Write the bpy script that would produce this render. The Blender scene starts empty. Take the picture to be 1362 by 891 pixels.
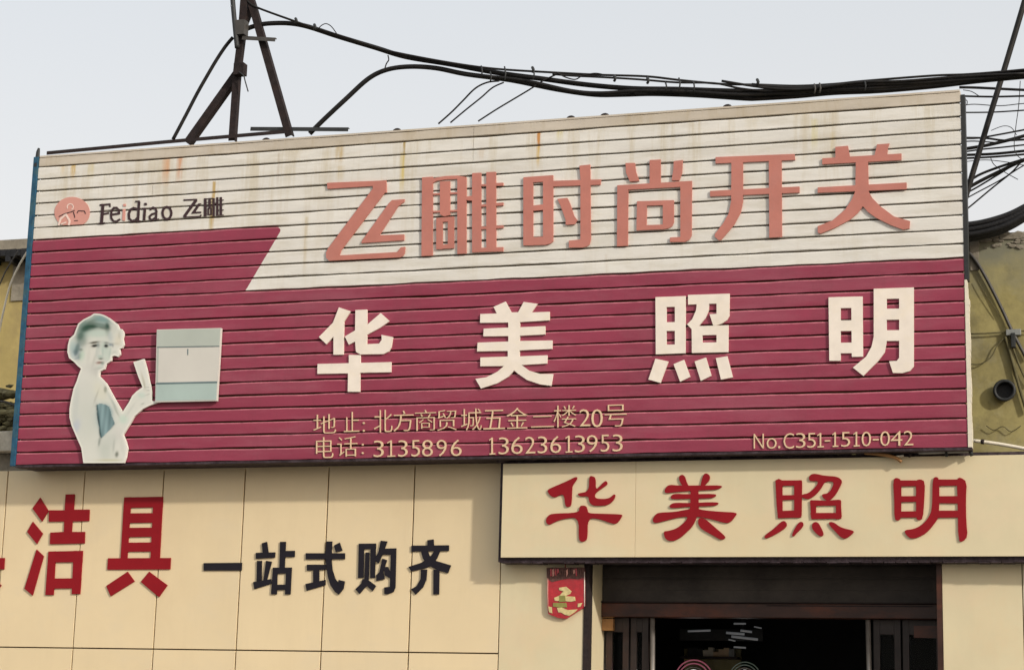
import bpy, bmesh, math, random
from mathutils import Vector, Matrix
from mathutils.geometry import delaunay_2d_cdt
random.seed(7)
S = bpy.context.scene
C = S.collection
# ---------------------------------------------------------------- camera
FPX, YAW, PITCH, ROLL = 2599.96, 0.30981, 0.20172, 0.02604
CAM = Vector((9.069, -15.690, 1.596))
PW, PH = 1362.0, 891.0
fw = Vector((-math.sin(YAW)*math.cos(PITCH), math.cos(YAW)*math.cos(PITCH), math.sin(PITCH)))
rt = Vector((math.cos(YAW), math.sin(YAW), 0)); up = rt.cross(fw)
R2 = rt*math.cos(ROLL) + up*math.sin(ROLL); U2 = -rt*math.sin(ROLL) + up*math.cos(ROLL)
cam = bpy.data.cameras.new('camera'); co = bpy.data.objects.new('camera', cam); C.objects.link(co)
M = Matrix((R2, U2, -fw)).transposed().to_4x4(); M.translation = CAM
co.matrix_world = M
cam.sensor_width = 36.0; cam.lens = 36.0*FPX/PW; cam.clip_end = 3000; cam.clip_start = .1
S.camera = co
# ---------------------------------------------------------------- light
SUN = Vector((1.67, -1.0, 0.90)).normalized()
sun_el = math.asin(SUN.z); sun_az = math.atan2(SUN.x, SUN.y)
w = bpy.data.worlds.new("World"); S.world = w; w.use_nodes = True
nt = w.node_tree; nt.nodes.clear()
out = nt.nodes.new('ShaderNodeOutputWorld'); add = nt.nodes.new('ShaderNodeAddShader')
b1 = nt.nodes.new('ShaderNodeBackground'); b2 = nt.nodes.new('ShaderNodeBackground')
sky = nt.nodes.new('ShaderNodeTexSky'); sky.sky_type = 'NISHITA'; sky.sun_disc = False
sky.sun_elevation = sun_el; sky.sun_rotation = sun_az; sky.dust_density = 5.0; sky.air_density = 1.2
b1.inputs[1].default_value = 0.05
b2.inputs[0].default_value = (0.955, 0.955, 0.95, 1); b2.inputs[1].default_value = 0.665
tc = nt.nodes.new('ShaderNodeTexCoord'); sx = nt.nodes.new('ShaderNodeSeparateXYZ'); rp = nt.nodes.new('ShaderNodeMapRange'); hz = nt.nodes.new('ShaderNodeMix')
hz.data_type = 'RGBA'; rp.inputs[1].default_value = .16; rp.inputs[2].default_value = .42; hz.inputs[6].default_value = (1.13, 1.05, .98, 1); hz.inputs[7].default_value = (.93, .945, .945, 1)
nt.links.new(tc.outputs['Generated'], sx.inputs[0]); nt.links.new(sx.outputs[2], rp.inputs[0]); nt.links.new(rp.outputs[0], hz.inputs[0]); nt.links.new(hz.outputs[2], b2.inputs[0])
nt.links.new(sky.outputs[0], b1.inputs[0]); nt.links.new(b1.outputs[0], add.inputs[0])
nt.links.new(b2.outputs[0], add.inputs[1]); nt.links.new(add.outputs[0], out.inputs[0])
sl = bpy.data.lights.new('sun', 'SUN'); sl.energy = 2.8; sl.angle = math.radians(2.4); sl.color = (1.0, .945, .86)
so = bpy.data.objects.new('sun', sl); C.objects.link(so)
so.rotation_euler = (-SUN).to_track_quat('-Z', 'Y').to_euler(); so.location = (20, -20, 20)
S.view_settings.view_transform = 'Standard'; S.view_settings.look = 'None'
S.view_settings.exposure = 0.0; S.view_settings.gamma = 1.0
S.render.engine = 'CYCLES'
try: S.cycles.use_denoising = True
except Exception: pass

# ---------------------------------------------------------------- helpers
def at(px, py, Y):
    """point of the vertical plane y=Y that the photograph shows at (px,py)"""
    d = fw + R2*((px-PW/2)/FPX) - U2*((py-PH/2)/FPX)
    return CAM + d*((Y-CAM.y)/d.y)
def lin(r, g, b):
    f = lambda c: (c/255/12.92) if c/255 <= .04045 else ((c/255+.055)/1.055)**2.4
    return (f(r), f(g), f(b))
def link(o, parent=None):
    C.objects.link(o)
    if parent: o.parent = parent
    return o
def thing(name, label, cat, loc=(0, 0, 0), group=None):
    o = bpy.data.objects.new(name, None); C.objects.link(o); o.location = loc
    o.empty_display_size = .1
    o['label'] = label; o['category'] = cat
    if group: o['group'] = group
    return o
def tag(o, label, cat, group=None, kind=None):
    if label: o['label'] = label
    if cat: o['category'] = cat
    if group: o['group'] = group
    if kind: o['kind'] = kind
    return o
def mesh(name, V, F, mats, parent=None, mi=None, smooth=False):
    m = bpy.data.meshes.new(name)
    off = parent.location if parent is not None else Vector((0, 0, 0))
    if parent is not None and parent.parent is not None: off = off + parent.parent.location
    m.from_pydata([tuple(Vector(v)-off) for v in V], [], F)
    if not isinstance(mats, (list, tuple)): mats = [mats]
    for x in mats: m.materials.append(x)
    if mi:
        for p, i in zip(m.polygons, mi): p.material_index = i
    if smooth:
        for p in m.polygons: p.use_smooth = True
    m.update()
    o = bpy.data.objects.new(name, m); link(o, parent)
    return o
def box(V, F, a, b):
    x0, y0, z0 = a; x1, y1, z1 = b; n = len(V)
    V += [(x0,y0,z0),(x1,y0,z0),(x1,y1,z0),(x0,y1,z0),(x0,y0,z1),(x1,y0,z1),(x1,y1,z1),(x0,y1,z1)]
    F += [(n,n+3,n+2,n+1),(n+4,n+5,n+6,n+7),(n,n+1,n+5,n+4),(n+1,n+2,n+6,n+5),(n+2,n+3,n+7,n+6),(n+3,n,n+4,n+7)]
def boxo(name, a, b, mat, parent=None, bev=0):
    V, F = [], []; box(V, F, a, b); o = mesh(name, V, F, mat, parent)
    if bev:
        bm = bmesh.new(); bm.from_mesh(o.data)
        bmesh.ops.bevel(bm, geom=bm.edges[:], offset=bev, segments=2, profile=.5, affect='EDGES'); bm.to_mesh(o.data); bm.free()
    return o
def smoothpts(P, n=4):
    Q = []
    for i in range(len(P)-1):
        p0 = P[max(i-1, 0)]; p1 = P[i]; p2 = P[i+1]; p3 = P[min(i+2, len(P)-1)]
        for k in range(n):
            t = k/n; Q.append(.5*((2*p1)+(p2-p0)*t+(2*p0-5*p1+4*p2-p3)*t*t+(3*p1-p0-3*p2+p3)*t**3))
    Q.append(P[-1]); return Q
def tube(V, F, P, r, n=8, sm=4):
    P = [Vector(p) for p in P]
    if sm > 1 and len(P) > 2: P = smoothpts(P, sm)
    b = len(V)
    for i, p in enumerate(P):
        t = (P[min(i+1, len(P)-1)]-P[max(i-1, 0)]).normalized()
        a = t.cross(Vector((0, 1, 0)));
        if a.length < 1e-3: a = t.cross(Vector((1, 0, 0)))
        a.normalize(); c = t.cross(a)
        rr = r if not callable(r) else r(i/(len(P)-1))
        for k in range(n):
            q = 2*math.pi*k/n; V.append(tuple(p+a*(rr*math.cos(q))+c*(rr*math.sin(q))))
    for i in range(len(P)-1):
        for k in range(n):
            k2 = (k+1) % n; F.append((b+i*n+k, b+i*n+k2, b+(i+1)*n+k2, b+(i+1)*n+k))
    F.append(tuple(b+k for k in range(n))[::-1]); e = b+(len(P)-1)*n; F.append(tuple(e+k for k in range(n)))
def tubeo(name, P, r, mat, parent=None, n=8, sm=4):
    V, F = [], []; tube(V, F, P, r, n, sm); return mesh(name, V, F, mat, parent, smooth=True)

# ---------------------------------------------------------------- materials
def mat(name, col, rough=.6, metal=0, var=.12, scale=3.0, bump=.0, bscale=60, spec=.3, dirt=None, dirtamt=0, stretch=(1,1,1), tint=0.0):
    m = bpy.data.materials.new(name); m.use_nodes = True; t = m.node_tree; N = t.nodes; L = t.links
    p = N['Principled BSDF']; p.inputs['Roughness'].default_value = rough; p.inputs['Metallic'].default_value = metal
    p.inputs['Specular IOR Level'].default_value = spec
    g = N.new('ShaderNodeNewGeometry'); mp = N.new('ShaderNodeMapping'); mp.inputs['Scale'].default_value = stretch
    L.new(g.outputs['Position'], mp.inputs[0])
    n1 = N.new('ShaderNodeTexNoise'); n1.inputs['Scale'].default_value = scale; n1.inputs['Detail'].default_value = 6; n1.inputs['Roughness'].default_value = .62
    L.new(mp.outputs[0], n1.inputs[0])
    r = N.new('ShaderNodeMapRange'); r.inputs[1].default_value = .3; r.inputs[2].default_value = .7
    r.inputs[3].default_value = 1-var; r.inputs[4].default_value = 1+var*.5
    L.new(n1.outputs[0], r.inputs[0])
    mx = N.new('ShaderNodeVectorMath'); mx.operation = 'SCALE'; mx.inputs[0].default_value = col; L.new(r.outputs[0], mx.inputs['Scale'])
    last = mx.outputs[0]
    if dirt:
        n2 = N.new('ShaderNodeTexNoise'); n2.inputs['Scale'].default_value = scale*.55; n2.inputs['Detail'].default_value = 8; n2.inputs['Roughness'].default_value = .7
        L.new(mp.outputs[0], n2.inputs[0])
        r2 = N.new('ShaderNodeMapRange'); r2.inputs[1].default_value = .48; r2.inputs[2].default_value = .68; r2.inputs[4].default_value = dirtamt
        L.new(n2.outputs[0], r2.inputs[0])
        q = N.new('ShaderNodeMix'); q.data_type = 'RGBA'; L.new(r2.outputs[0], q.inputs[0]); L.new(last, q.inputs[6]); q.inputs[7].default_value = (*dirt, 1)
        last = q.outputs[2]
    L.new(last, p.inputs['Base Color'])
    if bump:
        n3 = N.new('ShaderNodeTexNoise'); n3.inputs['Scale'].default_value = bscale; n3.inputs['Detail'].default_value = 5
        L.new(mp.outputs[0], n3.inputs[0])
        bp = N.new('ShaderNodeBump'); bp.inputs['Strength'].default_value = bump; bp.inputs['Distance'].default_value = .01
        L.new(n3.outputs[0], bp.inputs['Height']); L.new(bp.outputs[0], p.inputs['Normal'])
    oi = N.new('ShaderNodeObjectInfo'); ro = N.new('ShaderNodeMapRange'); ro.inputs[3].default_value = 1-tint; ro.inputs[4].default_value = 1+tint*.6
    L.new(oi.outputs['Random'], ro.inputs[0]); ms = N.new('ShaderNodeVectorMath'); ms.operation = 'SCALE'; L.new(last, ms.inputs[0]); L.new(ro.outputs[0], ms.inputs['Scale']); last = ms.outputs[0]
    L.new(last, p.inputs['Base Color'])
    m['col'] = last.node.name
    return m
def last_out(m):
    nd = m.node_tree.nodes[m['col']]
    return nd.outputs[2] if nd.bl_idname == 'ShaderNodeMix' else nd.outputs[0]
IVORY = mat('ivory_cladding', (.745,.605,.385), .38, var=.05, scale=1.2, bump=.05, bscale=5, spec=.4, dirt=(.67,.53,.33), dirtamt=.55, tint=.035)
IVORY2 = mat('ivory_paint', (.665,.58,.385), .45, var=.06, scale=2.0, spec=.35, bump=.03, bscale=8, dirt=(.70,.53,.32), dirtamt=.5)
JOINT = mat('dark_joint', (.11,.075,.03), .9)
WHITE = mat('aged_white_board', (.715,.69,.64), .55, var=.09, scale=2.5, spec=.3, stretch=(1,1,5), bump=.15, bscale=25, dirt=(.58,.54,.46), dirtamt=.75, tint=.04)
FLASH = mat('aged_flashing', (.56,.50,.42), .5, var=.14, scale=2.0, spec=.3, stretch=(1,1,3), bump=.1, bscale=20, dirt=(.47,.40,.30), dirtamt=.6)
MAG = mat('magenta_board', (.285,.047,.083), .5, var=.12, scale=1.6, spec=.2, stretch=(1,1,4), bump=.12, bscale=25, dirt=(.31,.085,.12), dirtamt=.7, tint=.05)
MAGL = mat('pale_magenta_edge', (.46,.155,.19), .5, var=.35, scale=14, spec=.2, dirt=(.30,.08,.11), dirtamt=.7)  # paler tone along the top chamfer of the magenta boards
SALMON = mat('faded_salmon_plastic', (.50,.19,.15), .5, var=.12, scale=5, bump=.08, bscale=50, dirt=(.46,.20,.17), dirtamt=.5)
CREAM = mat('cream_plastic', (.83,.745,.655), .4, var=.10, scale=6, spec=.35, dirt=(.78,.68,.52), dirtamt=.5)
GOLD = mat('pale_gold_plastic', (.72,.53,.34), .4, var=.12, scale=10, spec=.35)
RED = mat('red_acrylic', (.262,.010,.016), .5, var=.10, scale=4, spec=.12)
BLACK = mat('black_acrylic', (.017,.015,.021), .55, var=.2, scale=6, spec=.12)
INK = mat('dark_brown_print', (.045,.022,.025), .5)
PINKI = mat('salmon_print', (.62,.30,.25), .5, var=.08)
PINKL = mat('pale_pink_print', (.80,.62,.55), .5, var=.08)
BLUE = mat('chipped_blue_paint', (.018,.085,.155), .5, var=.4, scale=14, dirt=(.06,.12,.12), dirtamt=.8, bump=.2)
RUST = mat('rusty_dark_iron', (.028,.021,.021), .75, var=.4, scale=18, bump=.3, spec=.15, dirt=(.040,.025,.022), dirtamt=.6)
DARKM = mat('dark_painted_metal', (.03,.032,.033), .55, var=.3, scale=14)
FRAMED = mat('dark_backing', (.035,.022,.027), .7, var=.6, scale=22, bump=.5, dirt=(.10,.075,.09), dirtamt=.6)
RUBBER = mat('black_cable_rubber', (.015,.014,.014), .55, var=.35, scale=12, spec=.2, dirt=(.05,.042,.034), dirtamt=.35)
CABG = mat('grey_cable_rubber', (.06,.055,.05), .5, var=.3, scale=12, spec=.4)
BROWNW = mat('dark_red_brown_wood', (.050,.022,.016), .4, var=.5, scale=5, spec=.3, stretch=(.5,1,1), dirt=(.13,.035,.014), dirtamt=.8)
SHUT = mat('dark_shutter_box', (.052,.043,.038), .6, var=.45, scale=3, dirt=(.085,.072,.062), dirtamt=.7, bump=.3, bscale=8)
STEEL = mat('worn_steel', (.42,.38,.34), .35, metal=.7, var=.2, scale=10)
WOODB = mat('varnished_wood', (.30,.15,.055), .4, var=.25, scale=12)
OLIVE = mat('olive_plaster', (.36,.31,.135), .85, var=.22, scale=2.2, bump=.35, bscale=14, spec=.1, dirt=(.20,.17,.085), dirtamt=.75)
OLIVEL = mat('ochre_plaster', (.43,.34,.14), .85, var=.18, scale=2.4, bump=.3, bscale=14, spec=.1, dirt=(.26,.20,.11), dirtamt=.6)
CONC = mat('weathered_concrete', (.28,.25,.20), .9, var=.35, scale=6, bump=.5, bscale=30, spec=.1, dirt=(.12,.105,.08), dirtamt=.8)
LEDGE = mat('pale_ledge', (.50,.46,.38), .85, var=.3, scale=8, bump=.4, bscale=30, dirt=(.22,.20,.15), dirtamt=.7)
MOSS = mat('mossy_rubble', (.24,.215,.12), .95, var=.5, scale=12, bump=.6, bscale=30, spec=.05, dirt=(.05,.04,.03), dirtamt=.9)
ASPH = mat('asphalt', (.05,.05,.05), .9, var=.3, scale=3, bump=.4, bscale=90)
PAVE = mat('pavement_tiles', (.27,.25,.22), .9, var=.2, scale=4, bump=.3, bscale=40)
GROUND = mat('ground_dust', (.20,.17,.13), .95, var=.3, scale=.3)
LINE = mat('road_paint', (.7,.7,.68), .7)
TIN = mat('grey_tin', (.30,.31,.30), .45, metal=.3, var=.3, scale=9)
PVC = mat('cream_pvc_pipe', (.72,.66,.54), .4, var=.12, scale=9)
DUSTY = mat('dusty_conduit', (.13,.115,.06), .8, var=.4, scale=14, spec=.1)
TARP = mat('black_bundle', (.018,.018,.02), .6, var=.4, scale=10, bump=.4)
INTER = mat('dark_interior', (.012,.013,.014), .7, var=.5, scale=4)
TEAL1 = mat('pale_green_grey_print', (.44,.48,.43), .45, var=.06)
TEAL2 = mat('pale_green_print', (.40,.50,.47), .45, var=.08)
TEALD = mat('slate_line_print', (.13,.19,.20), .5)
PANELW = mat('offwhite_print', (.61,.59,.54), .4, var=.05)
PKT = mat('red_foil_packet', (.42,.012,.022), .22, var=.25, scale=20, spec=.6, bump=.25, bscale=18)
PKTG = mat('gold_foil', (.80,.66,.32), .25, metal=.5, var=.3, scale=30)
PKTD = mat('dark_lace', (.13,.06,.05), .6, var=.6, scale=45)
GREENF = mat('olive_foil', (.26,.25,.07), .4, var=.2, scale=30)
def emis(name, col, s):
    m = bpy.data.materials.new(name); m.use_nodes = True; p = m.node_tree.nodes['Principled BSDF']
    p.inputs['Base Color'].default_value = (.5,.5,.5,1); p.inputs['Emission Color'].default_value = (*col, 1); p.inputs['Emission Strength'].default_value = s
    return m
LED = emis('lit_lamp', (1,.98,.95), 1.3); GLINT = emis('glint_glow', (.9,.95,1), .055); LEDP = emis('pink_lit_ring', (1,.15,.30), .16); LEDG = emis('green_lit_ring', (.15,.4,.25), .05)
glass = bpy.data.materials.new('door_glass'); glass.use_nodes = True
gp = glass.node_tree.nodes['Principled BSDF']; gp.inputs['Roughness'].default_value = .02; gp.inputs['Transmission Weight'].default_value = 1.0
gp.inputs['IOR'].default_value = 1.1; gp.inputs['Base Color'].default_value = (.85,.9,.88,1)

YS = -0.33        # front of the big sign's boards
XL, XR, ZB, H = -0.51912, 7.88271, 3.60891+0.26, 0.1165
# rust and rain streaks on the white boards (px, top row, bottom row, half width px, strength, colour)
STREAKS = [(98,212,240,6,.8,(.55,.36,.09)),(84,214,236,5,.4,(.62,.42,.14)),(122,212,240,8,.35,(.60,.50,.25)),(222,206,250,9,.55,(.62,.35,.20)),(240,205,245,7,.6,(.58,.30,.17)),
 (285,243,330,4,.75,(.50,.36,.16)),(281,265,325,3,.5,(.45,.36,.16)),(371,205,250,3,.3,(.4,.3,.2)),(452,190,222,10,.55,(.50,.38,.20)),(453,222,245,9,.3,(.55,.44,.25)),
 (538,182,222,2.6,.95,(.34,.22,.03)),(536,205,262,5,.6,(.60,.48,.18)),(717,165,206,4,.95,(.52,.25,.08)),(716,195,226,4,.55,(.58,.42,.16)),(745,160,192,7,.5,(.60,.52,.25)),
 (806,340,372,3,.2,(.5,.4,.3)),(1083,160,205,7,.5,(.60,.54,.30)),(1107,178,225,5,.35,(.58,.50,.32)),(408,290,372,4,.4,(.52,.43,.28)),(180,250,300,6,.15,(.5,.4,.3)),(1000,150,180,12,.2,(.6,.52,.36)),(640,200,215,8,.2,(.55,.4,.25))]
def add_streaks(m, streaks):
    t = m.node_tree; N = t.nodes; L = t.links; p = N['Principled BSDF']
    g = N.new('ShaderNodeNewGeometry'); s = N.new('ShaderNodeSeparateXYZ'); L.new(g.outputs['Position'], s.inputs[0])
    ns = N.new('ShaderNodeTexNoise'); ns.inputs['Scale'].default_value = 9; ns.inputs['Detail'].default_value = 5
    mp = N.new('ShaderNodeMapping'); mp.inputs['Scale'].default_value = (6,1,.6); L.new(g.outputs['Position'], mp.inputs[0]); L.new(mp.outputs[0], ns.inputs[0])
    def M(op, a, b=None):
        n = N.new('ShaderNodeMath'); n.operation = op
        for i, v in enumerate((a, b)):
            if v is None: continue
            if isinstance(v, (int, float)): n.inputs[i].default_value = v
            else: L.new(v, n.inputs[i])
        return n.outputs[0]
    def MR(v, a, b, c, d):
        n = N.new('ShaderNodeMapRange'); L.new(v, n.inputs[0])
        for i, x in enumerate((a, b, c, d)): n.inputs[i+1].default_value = x
        return n.outputs[0]
    last = last_out(m)
    ng = N.new('ShaderNodeTexNoise'); ng.inputs['Scale'].default_value = 1.0; ng.inputs['Detail'].default_value = 7; ng.inputs['Roughness'].default_value = .7
    mg = N.new('ShaderNodeMapping'); mg.inputs['Scale'].default_value = (7,1,.55); L.new(g.outputs['Position'], mg.inputs[0]); L.new(mg.outputs[0], ng.inputs[0])
    fg_ = M('MULTIPLY', MR(ng.outputs[0], .50, .66, 0, .62), MR(s.outputs[2], ZB+16*H, ZB+25*H, .25, 1.0))
    qg = N.new('ShaderNodeMix'); qg.data_type = 'RGBA'; L.new(fg_, qg.inputs[0]); L.new(last, qg.inputs[6]); qg.inputs[7].default_value = (.50,.42,.27,1); last = qg.outputs[2]
    nz = MR(ns.outputs[0], .32, .58, .35, 1.25)
    for px, y0, y1, hw, st, col in streaks:
        a = at(px, y0, YS); b = at(px, y1, YS); hwm = hw/137*.75
        dx = M('ABSOLUTE', M('SUBTRACT', s.outputs[0], a.x))
        fx = MR(dx, hwm*.35, hwm, 1, 0)
        fz = MR(s.outputs[2], b.z, b.z+(a.z-b.z)*.5, 0, 1); ft = MR(s.outputs[2], a.z, a.z+.02, 1, 0)
        f = M('MULTIPLY', M('MULTIPLY', fx, fz), M('MULTIPLY', M('MULTIPLY', ft, min(1.0, st*1.25)), nz))
        q = N.new('ShaderNodeMix'); q.data_type = 'RGBA'; q.clamp_factor = True
        L.new(f, q.inputs[0]); L.new(last, q.inputs[6]); q.inputs[7].default_value = (*col, 1); last = q.outputs[2]
    L.new(last, p.inputs['Base Color'])
add_streaks(WHITE, STREAKS)

def vgrime(m, col, amt, sc):
    t = m.node_tree; N = t.nodes; L = t.links; last = last_out(m)
    g = N.new('ShaderNodeNewGeometry'); mp = N.new('ShaderNodeMapping'); mp.inputs['Scale'].default_value = sc
    n = N.new('ShaderNodeTexNoise'); n.inputs['Scale'].default_value = 1; n.inputs['Detail'].default_value = 8; n.inputs['Roughness'].default_value = .7
    L.new(g.outputs['Position'], mp.inputs[0]); L.new(mp.outputs[0], n.inputs[0])
    r = N.new('ShaderNodeMapRange'); r.inputs[1].default_value = .5; r.inputs[2].default_value = .72; r.inputs[4].default_value = amt; L.new(n.outputs[0], r.inputs[0])
    q = N.new('ShaderNodeMix'); q.data_type = 'RGBA'; L.new(r.outputs[0], q.inputs[0]); L.new(last, q.inputs[6]); q.inputs[7].default_value = (*col, 1)
    L.new(q.outputs[2], N['Principled BSDF'].inputs['Base Color']); m['col'] = q.name
vgrime(IVORY, (.60,.48,.30), .22, (4,1,.6)); vgrime(IVORY, (.66,.56,.40), .5, (.9,1,1.3)); vgrime(IVORY2, (.56,.47,.31), .25, (3,1,.8)); vgrime(IVORY2, (.72,.56,.38), .5, (1.1,1,1.5)); vgrime(MAG, (.20,.05,.07), .4, (5,1,.6)); vgrime(OLIVE, (.15,.135,.08), .85, (2.6,1,2.0)); vgrime(OLIVE, (.20,.17,.08), .7, (9,1,7)); vgrime(OLIVE, (.40,.38,.27), .5, (1.7,1,2.3)); vgrime(FLASH, (.42,.34,.22), .6, (6,1,1))
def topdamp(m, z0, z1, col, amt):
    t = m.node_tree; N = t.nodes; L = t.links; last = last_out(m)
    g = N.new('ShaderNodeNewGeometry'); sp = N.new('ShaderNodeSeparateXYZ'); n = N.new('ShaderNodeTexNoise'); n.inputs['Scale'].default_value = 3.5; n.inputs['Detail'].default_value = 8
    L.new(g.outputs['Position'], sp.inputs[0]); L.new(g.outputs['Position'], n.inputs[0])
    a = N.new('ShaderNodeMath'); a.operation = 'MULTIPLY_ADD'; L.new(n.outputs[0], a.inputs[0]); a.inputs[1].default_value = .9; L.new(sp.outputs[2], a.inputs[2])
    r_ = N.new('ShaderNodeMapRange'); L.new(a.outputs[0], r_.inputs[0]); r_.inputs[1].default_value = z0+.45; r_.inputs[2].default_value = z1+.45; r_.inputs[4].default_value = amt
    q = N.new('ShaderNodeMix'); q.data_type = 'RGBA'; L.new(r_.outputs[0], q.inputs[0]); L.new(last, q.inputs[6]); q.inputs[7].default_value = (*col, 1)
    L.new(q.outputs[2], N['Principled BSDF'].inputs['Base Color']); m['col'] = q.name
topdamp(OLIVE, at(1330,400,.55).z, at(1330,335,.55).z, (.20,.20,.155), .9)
# ---------------------------------------------------------------- ground and street
def sheet(name, x0, x1, y0, y1, z, m, label=None):
    o = mesh(name, [(x0,y0,z),(x1,y0,z),(x1,y1,z),(x0,y1,z)], [(0,1,2,3)], m); o['kind'] = 'structure'; return o
sheet('ground', -600, 600, -600, 600, -.16, GROUND)
sheet('road', -300, 300, -22, -4.0, -.152, ASPH)
o = boxo('pavement', (-60,-3.9,-.156), (60,.9,0.0), PAVE); o['kind'] = 'structure'
o = boxo('kerb', (-60,-4.06,-.15), (60,-3.902,.004), CONC); o['kind'] = 'structure'
for k in range(9):
    boxo('lane_mark', (-30+8*k,-13.1,-.150), (-26+8*k,-12.95,-.147), LINE)['kind'] = 'structure'

# ---------------------------------------------------------------- shop building
bld = thing('shop_building', 'single storey shop front clad in ivory panels with a recessed dark doorway', 'building', (4, 0, 0))
ZT = 3.865
XP = 4.0; XJ = 4.775; XD = 7.63          # pilaster, door jambs
boxo('wall', (-6,.03,0), (XP-.004,.28,ZT-.02), JOINT, bld)
rows = [(0.006,.651),(.661,2.2545),(2.2655,ZT)]
for c in range(-7, 5):
    for z0, z1 in rows:
        j = random.uniform(-.0015,.0015)
        boxo('cladding_panel', (c*.8+.006, 0+j, z0), ((c+1)*.8-.006, .028, z1), IVORY, bld, bev=.002)
boxo('pilaster', (XP+.003,-.004,0), (XJ-.045,.28,ZT), IVORY2, bld, bev=.003)
boxo('corner_trim', (XJ-.042,-.012,0), (XJ+.0,.10,3.2), RUST, bld)
boxo('reveal', (XJ-.04,.102,0), (XJ+.004,.58,3.2), IVORY2, bld)
boxo('jamb_trim', (XD-.035,-.010,0), (XD+.005,.10,3.2), BROWNW, bld)
boxo('jamb_wall', (XD-.03,.102,0), (XD+.004,.58,3.2), BROWNW, bld)
boxo('wall', (XD+.05,.03,0), (14,.28,ZT-.02), JOINT, bld)
xj2 = at(1360.5,800,0).x
boxo('cladding_panel', (XD+.008,-.003,0), (xj2-.004,.028,ZT), IVORY2, bld, bev=.002)
for k in range(7):
    boxo('cladding_panel', (xj2+.004+k*.8,-.002,0), (xj2-.004+(k+1)*.8,.028,ZT), IVORY2, bld, bev=.002)
boxo('lintel', (XP+.8,.03,3.2), (XD+.05,.28,ZT-.02), CONC, bld)
# doorway
YD = .46
zt_sh = 3.15; z_sh = at(1000,803,YD).z; z_hd = at(1000,822,YD).z
sb = boxo('shutter_box', (XJ+.006,YD-.06,z_sh+.012), (XD-.032,YD+.1,zt_sh), SHUT, bld)
for k in range(3):
    zz = z_sh+.11+k*.105
    boxo('shutter_slat', (XJ+.01,YD-.068-.003*k,zz), (XD-.036,YD-.061,zz+.085), SHUT, sb)
hb = boxo('door_head', (XJ+.006,YD-.09,z_hd), (XD-.032,YD+.06,z_sh), BROWNW, bld, bev=.006)
boxo('steel_strip', (at(1020,803,YD-.1).x,YD-.096,z_sh-.022), (at(1240,803,YD-.1).x,YD-.091,z_sh-.014), RUST, hb)
boxo('drip_moulding', (XJ+.008,YD-.115,z_sh+.001), (XD-.036,YD-.05,z_sh+.010), RUST, bld)
def pxx(px, Y=YD): return at(px, 860, Y).x
DOORD = mat('near_black_brown_door', (.030,.021,.018), .45, var=.4, scale=6, spec=.3, dirt=(.05,.022,.015), dirtamt=.6)
def leaf(x0, x1, name='door_leaf'):
    f = boxo(name, (x0,YD,0), (x0+.05,YD+.045,z_hd-.003), DOORD, bld)
    boxo('stile', (x1-.05,YD,0), (x1,YD+.045,z_hd-.003), DOORD, f)
    boxo('rail', (x0+.052,YD+.003,z_hd-.12), (x1-.052,YD+.042,z_hd-.006), DOORD, f)
    boxo('rail', (x0+.052,YD+.003,.9), (x1-.052,YD+.042,1.0), DOORD, f)
    boxo('rail', (x0+.052,YD+.003,0.002), (x1-.052,YD+.042,.2), DOORD, f)
    boxo('pane', (x0+.052,YD+.018,.202), (x1-.052,YD+.024,.898), glass, f)
    boxo('pane', (x0+.052,YD+.018,1.002), (x1-.052,YD+.024,z_hd-.122), glass, f)
    return f
leaf(XJ+.03, pxx(836)); leaf(pxx(838)+.005, pxx(862))
leaf(pxx(1162), pxx(1198)); lf = leaf(pxx(1200)+.005, XD-.04)
boxo('transom_rail', (pxx(1216),YD-.01,at(1230,848,YD).z), (XD-.042,YD-.002,at(1230,832,YD).z), BROWNW, lf)
for px in (868, 1154.5):
    b_, t_ = at(px+ (1.0 if px<1000 else 2.5),891,YD-.03), at(px,824,YD-.03)
    tubeo('steel_post', [(b_.x,YD-.03,0.0),(b_.x,YD-.03,1.6),(t_.x,YD-.03,z_hd-.003)], .021, STEEL, bld, 10, 1)
# interior
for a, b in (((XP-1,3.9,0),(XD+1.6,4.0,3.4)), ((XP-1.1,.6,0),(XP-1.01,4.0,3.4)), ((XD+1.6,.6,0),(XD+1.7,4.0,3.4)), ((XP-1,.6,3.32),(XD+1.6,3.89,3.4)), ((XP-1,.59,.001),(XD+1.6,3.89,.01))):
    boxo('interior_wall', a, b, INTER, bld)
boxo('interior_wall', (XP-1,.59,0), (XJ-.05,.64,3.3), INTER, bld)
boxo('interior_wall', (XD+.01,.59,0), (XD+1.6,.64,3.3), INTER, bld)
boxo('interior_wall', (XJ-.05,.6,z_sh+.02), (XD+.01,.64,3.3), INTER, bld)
boxo('roof', (-6,.3,ZT-.25), (XP-1.2,5,ZT-.02), CONC, bld); boxo('roof', (XP-1.19,.3,3.45), (14,5,ZT-.02), CONC, bld)
boxo('side_wall', (-6,.3,0), (-5.8,5,ZT-.26), CONC, bld); boxo('side_wall', (13.8,.3,0), (14,5,ZT-.26), CONC, bld)
# timber block in the corner of the doorway
tb = thing('timber_block', 'small varnished timber block under the left end of the door head', 'block', tuple(at(808,838,.30)))
a = at(801,838,.39); b = at(815.5,803,.39)
boxo('body', (XJ+.006,.39,a.z), (b.x,.45,(a.z*1.1+b.z*.9)/2), WOODB, tb, .004); boxo('cap', (XJ+.006,.387,(a.z*1.1+b.z*.9)/2+.008), (b.x+.003,.449,b.z), WOODB, tb, .004)
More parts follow.
